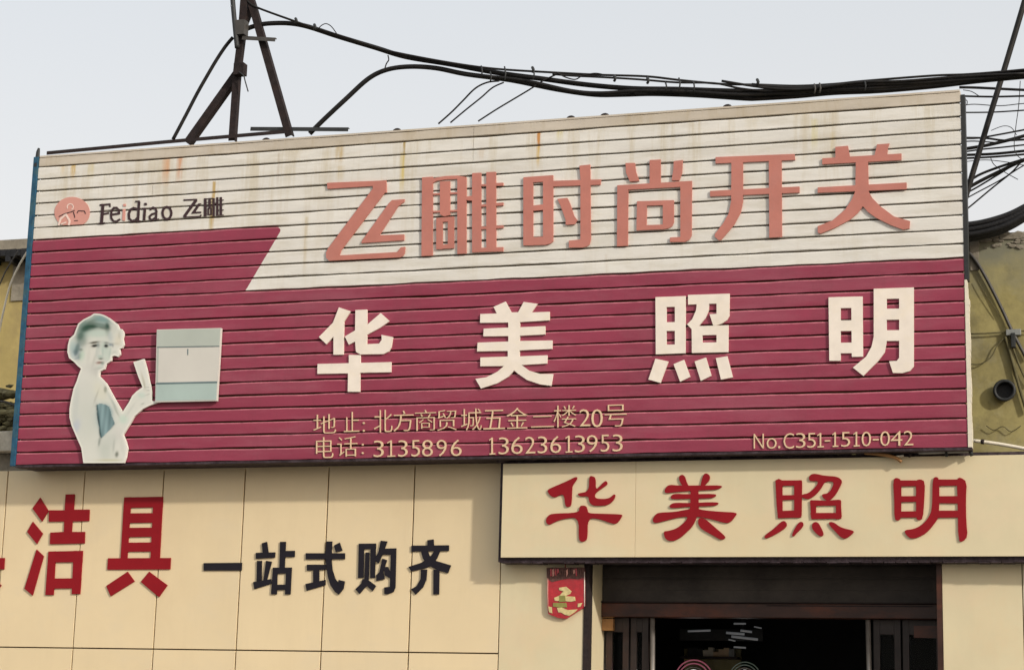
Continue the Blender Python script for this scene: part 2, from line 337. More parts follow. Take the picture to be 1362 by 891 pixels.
# round lamps and shelves inside
def ring(V, F, c, R, r, n=40, m=8):
    b = len(V)
    for i in range(n):
        t = 2*math.pi*i/n
        for j in range(m):
            q = 2*math.pi*j/m; rr = R+r*math.cos(q); V.append((c[0]+rr*math.cos(t), c[1]+r*math.sin(q), c[2]+rr*math.sin(t)))
    for i in range(n):
        for j in range(m):
            F.append((b+i*m+j, b+i*m+(j+1)%m, b+((i+1)%n)*m+(j+1)%m, b+((i+1)%n)*m+j))
def lamp(px, py, Rpx, Y, ringmat, label):
    c = at(px, py, Y); c.z -= 0
    k = Rpx/135*(1+Y/17)
    t = thing('wall_lamp', label, 'lamp', tuple(c), 'round lit lamps inside the shop')
    for j, (f, m) in enumerate(((1.0, ringmat), (.82, ringmat), (.64, STEEL))):
        V, F = [], []; ring(V, F, (c.x, c.y-.01*j, c.z), k*f, k*.035); mesh('rim', V, F, m, t, smooth=True)
    V, F = [], []; n = 32
    V.append((c.x,c.y-.03,c.z))
    for i in range(n):
        q = 2*math.pi*i/n; V.append((c.x+k*.5*math.cos(q), c.y-.015, c.z+k*.5*math.sin(q)))
    for i in range(n): F.append((0, 1+(i+1)%n, 1+i))
    mesh('diffuser', V, F, LED, t)
    boxo('mount', (c.x-.04,c.y+.01,c.z-.04),(c.x+.04,3.89,c.z+.04), DARKM, t)
lamp(923, 903, 21, 2.2, LEDP, 'round lit lamp with a pink rim in the dark shop doorway')
lamp(991, 901, 17, 2.5, LEDG, 'round lit lamp with a green rim right of the pink one')
sf = thing('display_shelf', 'dim olive shelf unit with small goods behind the pink rimmed lamp', 'shelf', tuple(at(935,880,3.2)))
p, q = at(910,862,3.2), at(985,930,3.2)
boxo('panel', (p.x,3.2,q.z-.8),(q.x,3.26,p.z), OLIVE, sf)
for k in range(3): boxo('shelf', (p.x,3.02,p.z-.1-.35*k),(q.x,3.199,p.z-.08-.35*k), DOORD, sf)
for k in range(9):
    xx = p.x+.06+k*(q.x-p.x-.1)/9; boxo('goods_box', (xx,3.08,p.z-.079),(xx+.05,3.15,p.z-.079+random.uniform(.04,.10)), random.choice([TIN,PVC,GOLD,DARKM]), sf)
fx = thing('reflection_glints', 'reflection glints put in as glowing bars on a dark frame inside the shop above the green rimmed lamp', 'glints', tuple(at(990,845,2.0)))
for (x0,y0,x1,y1,r) in ((966,841,990,843,.011),(973,846,1008,850,.011),(985,838,1000,840,.010),(915,839,945,838,.009),(976,829,992,829,.008),(976,860,992,861,.008),(1003,833,1013,835,.006),(969,850,978,852,.006)):
    p, q = at(x0,y0,2.0), at(x1,y1,2.0); tubeo('tube', [p, (p+q)/2, q], r, GLINT, fx, 8, 1)  # reflection glints painted as faintly glowing bars, no lamp
p = at(988,838,2.05); tubeo('rod', [p, Vector((p.x,p.y,3.32))], .012, DARKM, fx)
p, q = at(905,836,2.08), at(1015,852,2.08); boxo('frame', (p.x,2.06,q.z),(q.x,2.1,p.z), DARKM, fx)

# ---------------------------------------------------------------- plaster storey behind the sign
YB = .55; YL = 4.2
lb = thing('ochre_house', 'ochre plastered house with a ragged dark roof edge seen left of the sign', 'house', (-4, YL, 0))
tl = at(0,340,YL).z; tr = at(1330,310,YB).z
boxo('wall', (-14,YL,-.15), (3,YL+4,tl), OLIVEL, lb)
boxo('roof_edge', (-14.2,YL-.25,tl), (3.1,YL+4.2,tl+.12), CONC, lb)
V, F = [], []
for k in range(60):
    x = -5.5+k*.07; h = random.uniform(.03,.12); box(V, F, (x,YL-.28+random.uniform(0,.03),tl-.04-h), (x+.069,YL-.01,tl-.002+random.uniform(0,.001)))
mesh('ragged_edge', V, F, TARP, lb)
a_ = at(30,400,YL); boxo('render_patch', (a_.x-.15,YL-.02,a_.z), (a_.x+.6,YL-.001,tl-.1), CONC, lb)
up_ = thing('olive_building', 'olive plastered upper wall behind the right end of the long sign', 'building', (8, YB, ZT))
boxo('wall', (3.01,YB,ZT-.01), (15,YB+3,tr), OLIVE, up_)
boxo('ledge', (-7,-.1,at(5,600,-.1).z), (-.2,.4,at(5,573,-.1).z), LEDGE, bld, .01)
boxo('parapet', (-6,.03,ZT+.001), (-.25,.3,at(5,600,-.1).z-.004), CONC, bld)
def lump(V, F, c, s, sq=(1,1,1)):
    t = (1+5**.5)/2; b = len(V)
    for q in ((-1,t,0),(1,t,0),(-1,-t,0),(1,-t,0),(0,-1,t),(0,1,t),(0,-1,-t),(0,1,-t),(t,0,-1),(t,0,1),(-t,0,-1),(-t,0,1)):
        f = s*random.uniform(.35,.62); V.append((c[0]+q[0]*f*sq[0], c[1]+q[1]*f*sq[1], c[2]+q[2]*f*sq[2]))
    for f in ((0,11,5),(0,5,1),(0,1,7),(0,7,10),(0,10,11),(1,5,9),(5,11,4),(11,10,2),(10,7,6),(7,1,8),(3,9,4),(3,4,2),(3,2,6),(3,6,8),(3,8,9),(4,9,5),(2,4,11),(6,2,10),(8,6,7),(9,8,1)): F.append(tuple(b+i for i in f))
V, F = [], []
for k in range(420):
    x = random.uniform(7.6,9.6); lump(V, F, (x, YB-.004, tr-abs(random.gauss(0,.05))), random.uniform(.008,.03), (1.8,.5,.8))
mesh('broken_render', V, F, CONC, up_)
for (px,py,w_,h_) in ((1291,326,9,34),(1330,312,30,7)):   # patch of bare render
    a = at(px,py+h_,YB); boxo('render_patch', (a.x,YB-.014,a.z),(a.x+w_/130,YB-.001,a.z+h_/130), CONC, up_)
# rubble and moss heap on the ledge
V, F = [], []
for k in range(420):
    px = random.uniform(-60,34); py = 574-abs(random.gauss(0,1))*24
    if py < 503: continue
    lump(V, F, at(px,py,.1+random.uniform(-.1,.25)), random.uniform(.012,.05)*(1 if random.random()<.85 else 2), (1.9,1,.7))
tag(mesh('rubble', V, F, MOSS), 'mossy rubble and rags heaped on the ledge left of the sign', 'rubble', None, 'stuff')
# thin sacks / pipe on that ledge
tag(tubeo('rope', [at(-20,534,.05),at(5,534,.05),at(14,537,.05),at(24,541,.05)], .010, CABG), 'pale rope lying across the rubble left of the sign', 'rope')
tag(tubeo('wall_cable', [at(37,334,.35),at(26,352,.35),at(14,378,.35),at(6,408,.35),at(-2,445,.35)], .010, PVC), 'pale cable dropping beside the blue post on the ochre wall', 'cable')
tag(tubeo('wall_cable', [at(24,334,.38),at(14,350,.38),at(6,364,.38),at(-6,392,.38)], .007, CABG), 'thin grey cable left of the pale one under the roof edge', 'cable')
# right wall fittings
hp = thing('drain_pipe_stub', 'short dark open pipe stub in the olive wall right of the sign', 'pipe', tuple(at(1336,519,YB)))
c = at(1336,519,YB-.06); V, F = [], []; ring(V, F, tuple(c), .078, .014, 28, 8); mesh('rim', V, F, DARKM, hp, smooth=True)
V, F = [], []; n = 28
for i in range(n):
    q = 2*math.pi*i/n; V += [(c.x+.078*math.cos(q), c.y, c.z+.078*math.sin(q)), (c.x+.078*math.cos(q), YB-.003, c.z+.078*math.sin(q))]
for i in range(n): j = (i+1)%n; F.append((2*i,2*j,2*j+1,2*i+1))
F.append(tuple(2*i+1 for i in range(n))); mesh('bore', V, F, TARP, hp)
def wcable(pts, r, m, label, Y=YB-.03, name='wall_cable', cat='cable', grp=None):
    return tag(tubeo(name, [at(x,y,Y) for x, y in pts], r, m), label, cat, grp)
wcable([(1287,334),(1300,350),(1316,378),(1333,412),(1346,440),(1366,478)], .014, CABG, 'black cable slanting down the olive wall from the sign edge')
wcable([(1337,448),(1346,478),(1355,512),(1366,548)], .013, DUSTY, 'grey conduit running down the wall right of the pipe stub')
wcable([(1342,446),(1352,476),(1362,500),(1370,512)], .009, DUSTY, 'thin grey cable beside the conduit on the olive wall')
wcable([(1290,444),(1318,443),(1340,441),(1372,440)], .006, DUSTY, 'thin level cable crossing the olive wall above the pipe stub')
wcable([(1335,450),(1326,460),(1318,475),(1304,484),(1290,484)], .005, DUSTY, 'thin loose wire curling on the wall left of the bracket')
wcable([(1300,372),(1311,392),(1330,420)], .003, DUSTY, 'hair thin wire under the black slanting cable')
wcable([(1312,566),(1322,572),(1334,567),(1345,574),(1358,566)], .004, DUSTY, 'thin wire drooping in loops under the pipe stub')
br = thing('cable_bracket', 'small metal bracket holding the cables on the olive wall', 'bracket', tuple(at(1346,444,YB)))
a = at(1338,446,YB-.05); boxo('plate', (a.x,YB-.05,a.z),(a.x+.12,YB-.001,a.z+.05), TIN, br, .004)
a = at(1345,462,YB-.05); boxo('clip', (a.x,YB-.06,a.z),(a.x+.035,YB-.001,a.z+.12), DARKM, br, .004)
pp = thing('pvc_pipe', 'cream plastic pipe sloping away to the right from the sign\'s lower corner', 'pipe', tuple(at(1292,585,-.1)))
tubeo('tube', [at(1292,585.5,-.1),at(1330,590.5,-.1),at(1376,599,-.1)], .014, PVC, pp)
tubeo('coupling', [at(1305,587,-.1),at(1309,587.6,-.1)], .020, RUST, pp, 8, 1)

# ---------------------------------------------------------------- character outlines traced from the photograph
def chaikin(P, n=2):
    for _ in range(n):
        Q = []
        for i in range(len(P)):
            a, b = P[i], P[(i+1) % len(P)]
            Q += [(a[0]*.75+b[0]*.25, a[1]*.75+b[1]*.25), (a[0]*.25+b[0]*.75, a[1]*.25+b[1]*.75)]
        P = Q
    return P
def stroke(w_, P, cap=True):
    """thick polyline as overlapping quads"""
    out = []
    for i in range(len(P)-1):
        (x0,y0),(x1,y1) = P[i], P[i+1]; L = math.hypot(x1-x0,y1-y0) or 1; dx, dy = (x1-x0)/L*w_/2, (y1-y0)/L*w_/2
        e = .55 if cap or 0 < i < len(P)-2 else 0
        out.append([(x0-dx*e+dy,y0-dy*e-dx),(x1+dx*e+dy,y1+dy*e-dx),(x1+dx*e-dy,y1+dy*e+dx),(x0-dx*e-dy,y0-dy*e+dx)])
    return out
def ellipse(cx, cy, rx, ry, a0=0, a1=360, n=20):
    return [(cx+rx*math.cos(math.radians(a0+(a1-a0)*i/n)), cy-ry*math.sin(math.radians(a0+(a1-a0)*i/n))) for i in range(n+1)]
def union(polys, extra=[]):
    V, F = [], []
    for P in polys:
        A = sum(P[i][0]*P[(i+1)%len(P)][1]-P[(i+1)%len(P)][0]*P[i][1] for i in range(len(P)))
        if A < 0: P = P[::-1]
        b = len(V); V += [Vector(p) for p in P]; F.append(list(range(b, b+len(P))))
    V += [Vector(p) for p in extra]
    r = delaunay_2d_cdt(V, [], F, 0, 1e-4, True)
    return r[0], [f for f, of in zip(r[2], r[5]) if of]
def solid(name, V2, F2, f3, depth, m, parent=None):
    """f3 maps 2-D to a 3-D front point (plane y=const); extruded `depth` into the wall, rim faces added"""
    front = [f3(v) for v in V2]; V = [tuple(p) for p in front]; n = len(V)
    V += [(p.x, p.y+depth, p.z) for p in front]
    F, E = [], {}
    for f in F2:
        a, b, c = [front[i] for i in f[:3]]
        if (b-a).cross(c-a).y > 0: f = f[::-1]
        F.append(tuple(f))
        for i in range(len(f)):
            e = (f[i], f[(i+1)%len(f)]); k = tuple(sorted(e)); E[k] = None if k in E else e
    rim = [e for e in E.values() if e]
    F += [(e[1], e[0], e[0]+n, e[1]+n) for e in rim]
    F += [tuple(i+n for i in f[::-1]) for f in F2 and F[:len(F2)]]
    return mesh(name, V, F, m, parent)
def glyph(name, polys, org, sc, Yf, depth, m, parent, label=None, tr=None):
    x0, y0 = org
    V2, F2 = union(polys)
    g = (lambda v: at(x0+v[0]/sc, y0+v[1]/sc, Yf)) if tr is None else (lambda v: at(*tr(x0+v[0]/sc, y0+v[1]/sc), Yf))
    o = solid(name, V2, F2, g, depth, m, parent)
    if label: o['label'] = label
    return o
def fr(l, r, t, b, extra=()):
    return [l, r, t, b] + list(extra)
FEI = [[(70,95),(630,72),(634,185),(612,192),(205,730),(185,782),(735,750),(770,705),(810,700),(805,760),(785,790),(760,800),(90,832),(62,805),(60,755),(80,715),(470,195),(505,150),(503,125),(75,152)],
 [(685,258),(805,250),(800,275),(740,320),(565,590),(800,583),(800,638),(395,665),(400,645),(655,290)]]
DIAO = [[(80,115),(182,108),(180,855),(75,860)],[(182,125),(300,102),(415,97),(500,112),(500,835),(415,840),(415,130),(300,134),(220,147),(182,167)],
 [(250,155),(345,150),(345,470),(290,485),(250,465)],[(185,266),(415,254),(415,270),(185,282)],[(185,432),(415,422),(415,438),(185,448)],
 [(215,500),(275,495),(275,795),(215,795)],[(325,490),(382,490),(382,785),(325,790)],[(215,500),(382,485),(382,530),(215,540)],[(215,755),(382,745),(382,785),(215,795)],
 [(555,75),(640,70),(640,815),(555,820)],[(690,65),(780,62),(782,800),(690,805)],[(555,785),(850,775),(848,815),(555,825)],
 [(770,168),(850,165),(850,192),(770,196)],[(635,374),(850,352),(850,380),(635,394)],[(635,583),(850,570),(850,594),(635,607)],[(635,180),(700,178),(700,196),(635,198)],[(495,298),(560,288),(555,335),(500,330)]]
SHI = [[(78,185),(170,178),(170,830),(78,830)],[(265,172),(360,165),(360,790),(335,812),(290,825),(265,825)],[(78,185),(360,165),(360,222),(78,238)],[(150,455),(280,440),(280,492),(150,505)],[(78,762),(200,752),(340,740),(340,800),(290,825),(78,830)],
 [(355,218),(815,205),(808,255),(355,272)],[(610,75),(712,65),(718,770),(705,820),(680,840),(640,850),(510,850),(510,785),(620,775),(620,200)],[(400,390),(495,380),(520,430),(560,550),(590,590),(565,630),(480,635),(480,590),(430,450)]]
SHANG = [[(150,82),(235,82),(245,160),(275,245),(190,250),(155,170)],[(370,55),(470,50),(470,270),(370,280)],[(590,65),(672,55),(665,170),(640,240),(570,240),(585,150)],
 [(75,285),(175,280),(170,835),(72,840)],[(75,285),(755,245),(755,300),(640,300),(75,330)],[(650,250),(755,245),(752,740),(730,780),(690,800),(555,800),(555,760),(650,755)],
 [(255,430),(345,428),(340,692),(250,695)],[(490,423),(590,420),(590,620),(575,655),(545,675),(490,683)],[(255,430),(590,420),(590,463),(255,472)],[(255,650),(560,640),(545,675),(500,685),(250,695)]]
KAI = [[(80,97),(800,68),(805,122),(80,155)],[(30,405),(845,365),(845,420),(30,455)],[(225,110),(330,105),(330,500),(310,600),(250,710),(200,770),(130,850),(110,855),(70,820),(75,795),(150,700),(200,610),(222,500)],[(565,85),(682,82),(685,825),(570,830)]]
GUAN = [[(205,70),(315,60),(333,160),(205,165)],[(570,48),(680,40),(665,80),(660,150),(545,155),(562,90)],[(90,170),(785,128),(785,185),(90,222)],[(50,425),(830,382),(830,440),(50,472)],
 [(385,160),(490,155),(498,460),(530,520),(600,590),(720,680),(860,720),(855,785),(800,795),(690,755),(560,690),(490,640),(447,590),(400,650),(330,710),(200,780),(75,830),(50,820),(50,765),(180,715),(290,620),(350,530),(380,460)]]
HUA = [[(245,60),(350,95),(290,190),(285,490),(195,492),(195,325),(130,395),(62,330),(190,200)],
 [(395,85),(500,80),(500,220),(625,112),(705,185),(620,245),(500,310),(498,395),(610,390),(635,355),(632,310),(735,330),(722,420),(700,460),(650,485),(440,488),(400,465),(392,370),(335,400),(298,325),(392,270)],
 [(50,575),(335,568),(335,492),(440,495),(440,565),(720,558),(718,650),(437,655),(435,828),(325,828),(328,660),(48,665)]]
MEI = [[(215,90),(325,42),(378,140),(440,138),(490,45),(615,62),(560,140),(725,135),(725,212),(455,228),(455,275),(685,265),(685,340),(455,352),(452,400),(750,395),(748,472),(452,485),(452,540),(705,530),(702,605),(470,618),(540,670),(640,700),(758,700),(740,808),(640,795),(520,755),(440,700),(403,668),(350,725),(250,785),(100,832),(50,745),(150,730),(250,680),(310,628),(95,630),(95,550),(345,542),(345,490),(65,495),(70,415),(350,405),(350,355),(122,358),(125,288),(350,278),(350,232),(92,235),(95,155),(245,150)]]
ZHAO = [[(115,70),(215,66),(215,585),(118,590)],[(292,63),(390,60),(388,580),(292,583)],[(115,70),(390,60),(390,155),(115,162)],[(150,300),(350,296),(350,374),(150,380)],[(150,503),(350,500),(350,581),(118,590)],
 [(412,50),(790,38),(790,126),(605,130),(412,138)],[(672,45),(790,38),(788,240),(765,280),(720,310),(665,328),(640,325),(608,225),(672,222)],[(495,110),(605,100),(600,190),(570,260),(510,332),(445,362),(403,318),(450,270),(485,190)],
 [(445,335),(542,333),(542,575),(447,578)],[(672,329),(780,325),(778,570),(672,573)],[(445,335),(780,325),(780,411),(445,418)],[(447,484),(780,480),(778,570),(447,578)],
 [(115,630),(232,655),(160,850),(50,820)],[(280,680),(375,640),(432,795),(340,840)],[(472,655),(575,620),(625,785),(528,832)],[(665,625),(770,608),(820,800),(712,820)]]
MING = [[(48,140),(158,136),(158,718),(55,718)],[(255,134),(358,132),(362,680),(260,682)],[(48,140),(358,132),(358,235),(48,240)],[(60,350),(358,348),(358,445),(60,448)],[(60,555),(360,550),(360,648),(60,650)],
 [(460,62),(578,60),(578,540),(560,640),(500,720),(365,855),(270,780),(390,680),(440,590),(460,500)],[(692,55),(825,50),(825,770),(790,810),(720,830),(635,828),(600,722),(670,718),(692,690)],[(460,62),(825,50),(825,150),(460,155)],[(500,245),(800,242),(800,342),(500,345)],[(500,440),(800,438),(800,535),(500,538)]]
c = chaikin
HUAR = [c([(435,70),(452,92),(395,170),(388,200),(382,395),(350,418),(310,410),(300,280),(255,275),(200,310),(150,295),(115,250),(110,225),(150,200),(330,125)]),
 c([(580,75),(610,62),(655,85),(652,215),(690,195),(760,118),(785,130),(785,165),(740,195),(655,255),(640,290),(660,320),(760,325),(820,310),(865,265),(880,290),(850,350),(790,395),(700,402),(620,400),(580,360),(575,290),(480,298),(452,275),(460,260),(580,240)]),
 c([(470,420),(490,398),(545,400),(560,440),(568,485),(700,490),(950,496),(955,515),(900,600),(850,607),(700,550),(562,535),(562,770),(530,805),(480,805),(462,770),(465,530),(300,545),(200,580),(140,615),(105,610),(90,560),(120,510),(170,488),(465,480)])]
MEIR = [c([(345,110),(380,85),(412,105),(430,170),(460,225),(400,225),(355,165)]),c([(605,100),(635,68),(682,95),(678,150),(640,190),(605,225),(575,225)]),
 c([(230,195),(330,205),(600,205),(812,203),(806,228),(760,250),(560,258),(450,265),(300,275),(205,292),(188,260)]),c([(290,292),(450,300),(745,293),(747,320),(710,342),(450,347),(262,354),(258,325)]),c([(290,388),(450,395),(770,380),(772,410),(720,427),(450,432),(262,454),(240,425)]),
 [(475,215),(555,215),(560,470),(550,540),(430,545),(470,440)],
 c([(540,450),(600,470),(800,488),(975,495),(960,530),(900,608),(830,608),(700,567),(550,540),(430,540),(330,550),(180,590),(80,614),(60,570),(100,510),(150,495),(300,490),(430,465)]),
 c([(440,510),(555,510),(500,640),(430,710),(350,780),(270,808),(200,785),(178,698),(230,695),(320,670),(400,610),(440,560)]),c([(556,565),(590,548),(640,570),(740,660),(848,750),(842,780),(800,793),(700,735),(590,675),(553,620)])]
ZHAOR = [[(213,150),(250,133),(287,150),(290,545),(240,557),(225,400)],[(415,150),(485,148),(500,165),(495,530),(470,552),(415,552)],[(215,150),(498,150),(498,205),(215,210)],[(240,310),(490,308),(490,352),(240,365)],[(235,480),(495,470),(490,547),(240,557)],
 c([(578,100),(620,76),(680,85),(740,100),(880,108),(933,150),(920,200),(860,310),(800,368),(750,365),(700,300),(790,290),(840,200),(835,160),(745,160),(700,250),(620,330),(560,357),(488,328),(500,300),(570,290),(650,220),(680,155),(590,160),(573,140)]),
 [(585,372),(650,375),(650,557),(600,560)],[(865,365),(915,360),(927,540),(900,567),(865,567)],[(585,372),(600,362),(750,368),(900,358),(920,370),(920,420),(590,425)],[(590,500),(925,500),(922,560),(600,567)],
 c([(290,578),(332,600),(338,650),(240,720),(120,777),(88,767),(110,730),(200,670)]),c([(470,593),(515,600),(512,650),(440,720),(405,760),(388,740),(420,670)]),c([(613,605),(665,593),(702,650),(738,735),(702,760),(640,712),(603,660)]),c([(785,598),(840,598),(920,660),(1060,690),(1052,718),(980,778),(925,772),(860,702),(798,640)])]
MINGR = [c([(103,145),(140,118),(192,145),(192,350),(190,560),(155,587),(118,567),(115,350)],1),c([(350,150),(400,136),(447,165),(440,350),(425,560),(385,582),(350,562),(352,350)],1),[(130,150),(430,150),(430,210),(130,215)],[(130,320),(430,318),(430,378),(130,385)],[(130,485),(420,480),(420,548),(130,550)],
 c([(528,130),(570,108),(602,135),(600,540),(560,600),(490,690),(420,745),(330,778),(270,768),(210,685),(330,675),(430,620),(500,530),(525,440)]),c([(788,135),(830,116),(898,165),(887,350),(892,600),(907,750),(855,812),(805,802),(800,400)],1),[(590,140),(840,140),(840,205),(590,210)],[(590,320),(830,318),(830,398),(590,395)],[(580,475),(840,475),(840,548),(560,552)]]
JIE = [[(296,92),(358,190),(310,268),(240,172)],[(242,270),(315,358),(272,435),(200,345)],[(270,475),(322,525),(240,815),(180,765)],
 [(485,68),(552,66),(545,180),(662,180),(658,265),(535,268),(530,345),(628,345),(625,430),(368,436),(372,350),(472,345),(475,268),(360,270),(362,185),(478,185)],
 [(358,490),(412,488),(395,812),(335,812)],[(545,485),(612,485),(592,805),(530,805)],[(358,490),(612,485),(608,568),(355,572)],[(345,690),(600,688),(595,762),(345,765)]]
JU = [[(195,90),(247,88),(217,545),(168,545)],[(412,86),(482,85),(458,545),(390,545)],[(195,90),(482,85),(480,162),(190,168)],[(190,208),(470,205),(470,275),(185,280)],[(185,315),(465,313),(462,380),(180,385)],[(180,425),(460,422),(460,490),(175,492)],[(75,540),(540,538),(535,622),(70,625)],[(220,640),(272,712),(95,822),(62,745)],[(380,640),(515,740),(452,828),(318,715)]]
YI = [[(0,0),(50.8,-.5),(50.3,9.7),(0,9.9)]]
ZHAN = [[(180,120),(245,100),(265,240),(190,250)],[(100,245),(355,238),(350,308),(100,322)],[(115,350),(178,350),(175,605),(110,620)],[(235,350),(310,360),(245,605),(200,610)],[(65,630),(300,590),(305,650),(80,722)],[(420,100),(495,100),(478,450),(410,450)],[(475,220),(612,218),(610,298),(475,300)],[(325,445),(385,445),(375,790),(300,790)],[(500,440),(572,440),(555,790),(485,790)],[(325,440),(572,438),(565,515),(320,520)],[(310,665),(560,662),(558,730),(308,735)]]
SHIK = [[(65,250),(580,250),(578,328),(65,330)],[(80,400),(330,400),(330,465),(80,478)],[(162,430),(240,430),(240,650),(162,660)],[(60,655),(325,600),(322,670),(75,742)],[(335,95),(412,95),(402,330),(415,470),(450,580),(490,645),(500,600),(578,620),(560,720),(500,795),(450,760),(390,670),(355,560),(335,420),(322,300)],[(435,150),(510,110),(545,215),(460,235)]]
GOU = [[(120,125),(188,125),(180,570),(110,575)],[(275,125),(345,125),(330,572),(270,575)],[(120,125),(345,122),(345,190),(120,200)],[(208,240),(258,240),(246,600),(192,600)],[(170,590),(240,590),(245,650),(130,785),(75,725),(150,650)],[(240,600),(345,680),(300,750),(225,680)],[(410,85),(495,95),(450,220),(380,385),(325,340),(380,230)],[(430,190),(612,185),(600,700),(575,760),(500,790),(455,785),(455,700),(530,690),(540,270),(430,270)],[(430,320),(490,340),(440,500),(460,590),(350,615),(350,540),(390,500)],[(450,430),(500,430),(545,520),(540,585),(460,540)]]
QI = [[(330,80),(410,68),(415,150),(330,155)],[(120,150),(612,145),(612,220),(120,228)],[(240,200),(325,200),(365,300),(410,340),(640,410),(600,512),(480,480),(350,415),(270,320)],[(430,200),(500,215),(460,310),(400,400),(330,440),(120,490),(80,430),(250,375),(340,320),(400,260)],[(245,465),(325,465),(315,600),(270,700),(175,795),(115,725),(190,680),(240,590)],[(410,465),(488,470),(482,790),(408,790)]]

# ---------------------------------------------------------------- lettering on the ivory wall
wr = thing('red_wall_lettering', 'large red characters mounted on the ivory cladding at left', 'sign', tuple(at(110,790,0)))
glyph('character', [[(x-0,y) for x,y in P] for P in JU], (130-221,645), 5.57, -.013, .012, RED, wr, 'red character cut by the left edge of the picture')
glyph('character', JIE, (0,645), 5.569, -.013, .012, RED, wr, 'red character with three slanted dots at its left')
glyph('character', JU, (130,645), 5.57, -.013, .012, RED, wr, 'red ladder shaped character on two feet')
wb = thing('black_wall_lettering', 'row of five smaller black characters on the ivory cladding', 'sign', tuple(at(435,790,0)))
for P, o_, s_, l in ((YI,(270.7,748.4),1,'single black horizontal bar character'),(ZHAN,(330,710),9.9,'second black character from the left'),(SHIK,(400,710),9.9,'third black character with a hooked stroke'),(GOU,(465,710),9.9,'fourth black character, the densest one'),(QI,(535,710),9.9,'last black character on two legs')):
    glyph('character', P, o_, s_, -.014, .012, BLACK, wb, l)

# ---------------------------------------------------------------- shop sign over the door
YF = -.20
xf0 = at(667.5,680,YF).x; zf0 = at(900,740.5,YF).z; zf1 = at(900,612.5,YF).z; XE = 9.35
sg = thing('shop_sign', 'long cream box sign with four red characters above the shop doorway', 'sign', (xf0, -.1, zf0))
xs = at(845,680,YF).x
boxo('face_panel', (xf0,YF,zf0), (xs-.001,YF+.03,zf1), IVORY2, sg, .002)
boxo('face_panel', (xs+.001,YF+.0005,zf0), (XE,YF+.03,zf1), IVORY2, sg, .002)
boxo('backing_box', (xf0-.032,YF+.032,zf0-.036), (XE+.02,-.014,zf1+.03), FRAMED, sg, .004)
V, F = [], []
for k in range(60):
    x = xf0+k*.09; box(V, F, (x,YF+.02+random.uniform(-.006,.01),zf0-.041-random.uniform(0,.006)), (x+random.uniform(.08,.0895),-.02,zf0-.037))
mesh('torn_lining', V, F, FRAMED, sg)
for P, o_, s_, l in ((HUAR,(715,625),8.483,'first red character of the shop sign'),(MEIR,(860,620),8.1,'second red character with stacked bars'),(ZHAOR,(1005,620),8.1,'third red character over four dots'),(MINGR,(1175,620),8.096,'last red character of two tall boxes')):
    glyph('character', P, o_, s_, YF-.013, .013, RED, sg, l)

# ---------------------------------------------------------------- the long boarded sign
big = thing('long_board_sign', 'long weathered sign of white and magenta horizontal boards with raised characters', 'sign', (3.7, YS, ZB))
d0, d1 = at(377,301,YS), at(325,389,YS)
def diag(z):
    t = (d0.z-z)/(d0.z-d1.z); x = d0.x+(d1.x-d0.x)*t
    u = (d0.z-z)
    if u < .05: x -= (.05-max(u,0))**2*22
    v = z-d1.z
    if v < .04: x -= 0*(.04-max(v,0))**2*10
    return x
def jit(x, k, a=.0019):
    p = k*k*2.399+k*1.13; f = 1+.45*math.sin(k*5.3)
    return a*f*(math.sin(x*2.3*f+p)*math.sin(x*.7+p*1.7)+.7*math.sin(x*6.1*f+p*2.1)+.5*math.sin(x*15+p*3.7))
def board(k, x0, x1, mL, mR=None, top=1.0, name='board'):
    """k = 1 at the top .. 25 at the bottom"""
    zb = ZB+(25-k)*H; zt = zb+H*top
    z = [zb+.001, zb+.003]; fz = [zb+.0065+(zt-.0205-zb-.0065)*i/5 for i in range(1, 6)]
    prof = [(YS+.034, zb+.0042), (YS+.0015, zb+.0042), (YS, zb+.0065)] + [(YS, q) for q in fz] + [(YS+.0085, zt-.0095), (YS+.034, zt-.0085)]
    tilt = random.uniform(-.0012,.0012)
    prof = [(y+tilt*(zz-zb)/H, zz) for y, zz in prof]
    n = len(prof); V, F, MI = [], [], []; pale_edge = mL is MAG; wm = 2 if mR else 1
    def seg(stations, mi):
        b = len(V); ns = len(stations)
        for st in stations:
            for j, (y, zz) in enumerate(prof):
                x = st(zz) if callable(st) else st
                e = 0 if (j == 0 or j == n-1) else jit(x, k+(.5 if j > n//2 else 0)) + (jit(x*9, k, .0006) if j in (1,2) else 0)
                if j in (1,2) and random.random() < .035: e += random.choice((.004,-.003))
                ss = .0012*math.sin(x*5+k) if 2 < j < n-2 else 0
                V.append((x, y+ss, zz+e*(1 if j <= 2 or j >= n-3 else 0)))
        for i in range(ns-1):
            for j in range(n-1):
                a = b+i*n+j; F.append((a, a+n, a+n+1, a+1)); MI.append(wm if (j == n-3 and pale_edge and mi == 0) else mi)
        return b, b+(ns-1)*n
    def rng(a, b_): m_ = max(2, int((b_-a)/.11)); return [a+(b_-a)*i/m_ for i in range(m_+1)]
    if mR is None:
        a, b = seg(rng(x0, x1), 0); ends = [(a, b)]
    else:
        xd = diag(zb+H/2)
        a, _ = seg(rng(x0, xd-.35)+[diag], 0); _, b = seg([diag]+rng(xd+.35, x1), 1); ends = [(a, b)]
    for a, b in ends:
        F.append(tuple(a+j for j in range(n))); MI.append(0); F.append(tuple(b+j for j in range(n))[::-1]); MI.append(0 if mR is None else 1)
    return mesh(name, V, F, [mL] + ([mR] if mR else []) + ([MAGL] if pale_edge else []), big, MI)
XSM = at(630,180,YS).x; XS4 = at(203,250,YS).x; XS12 = at(772,358,YS).x
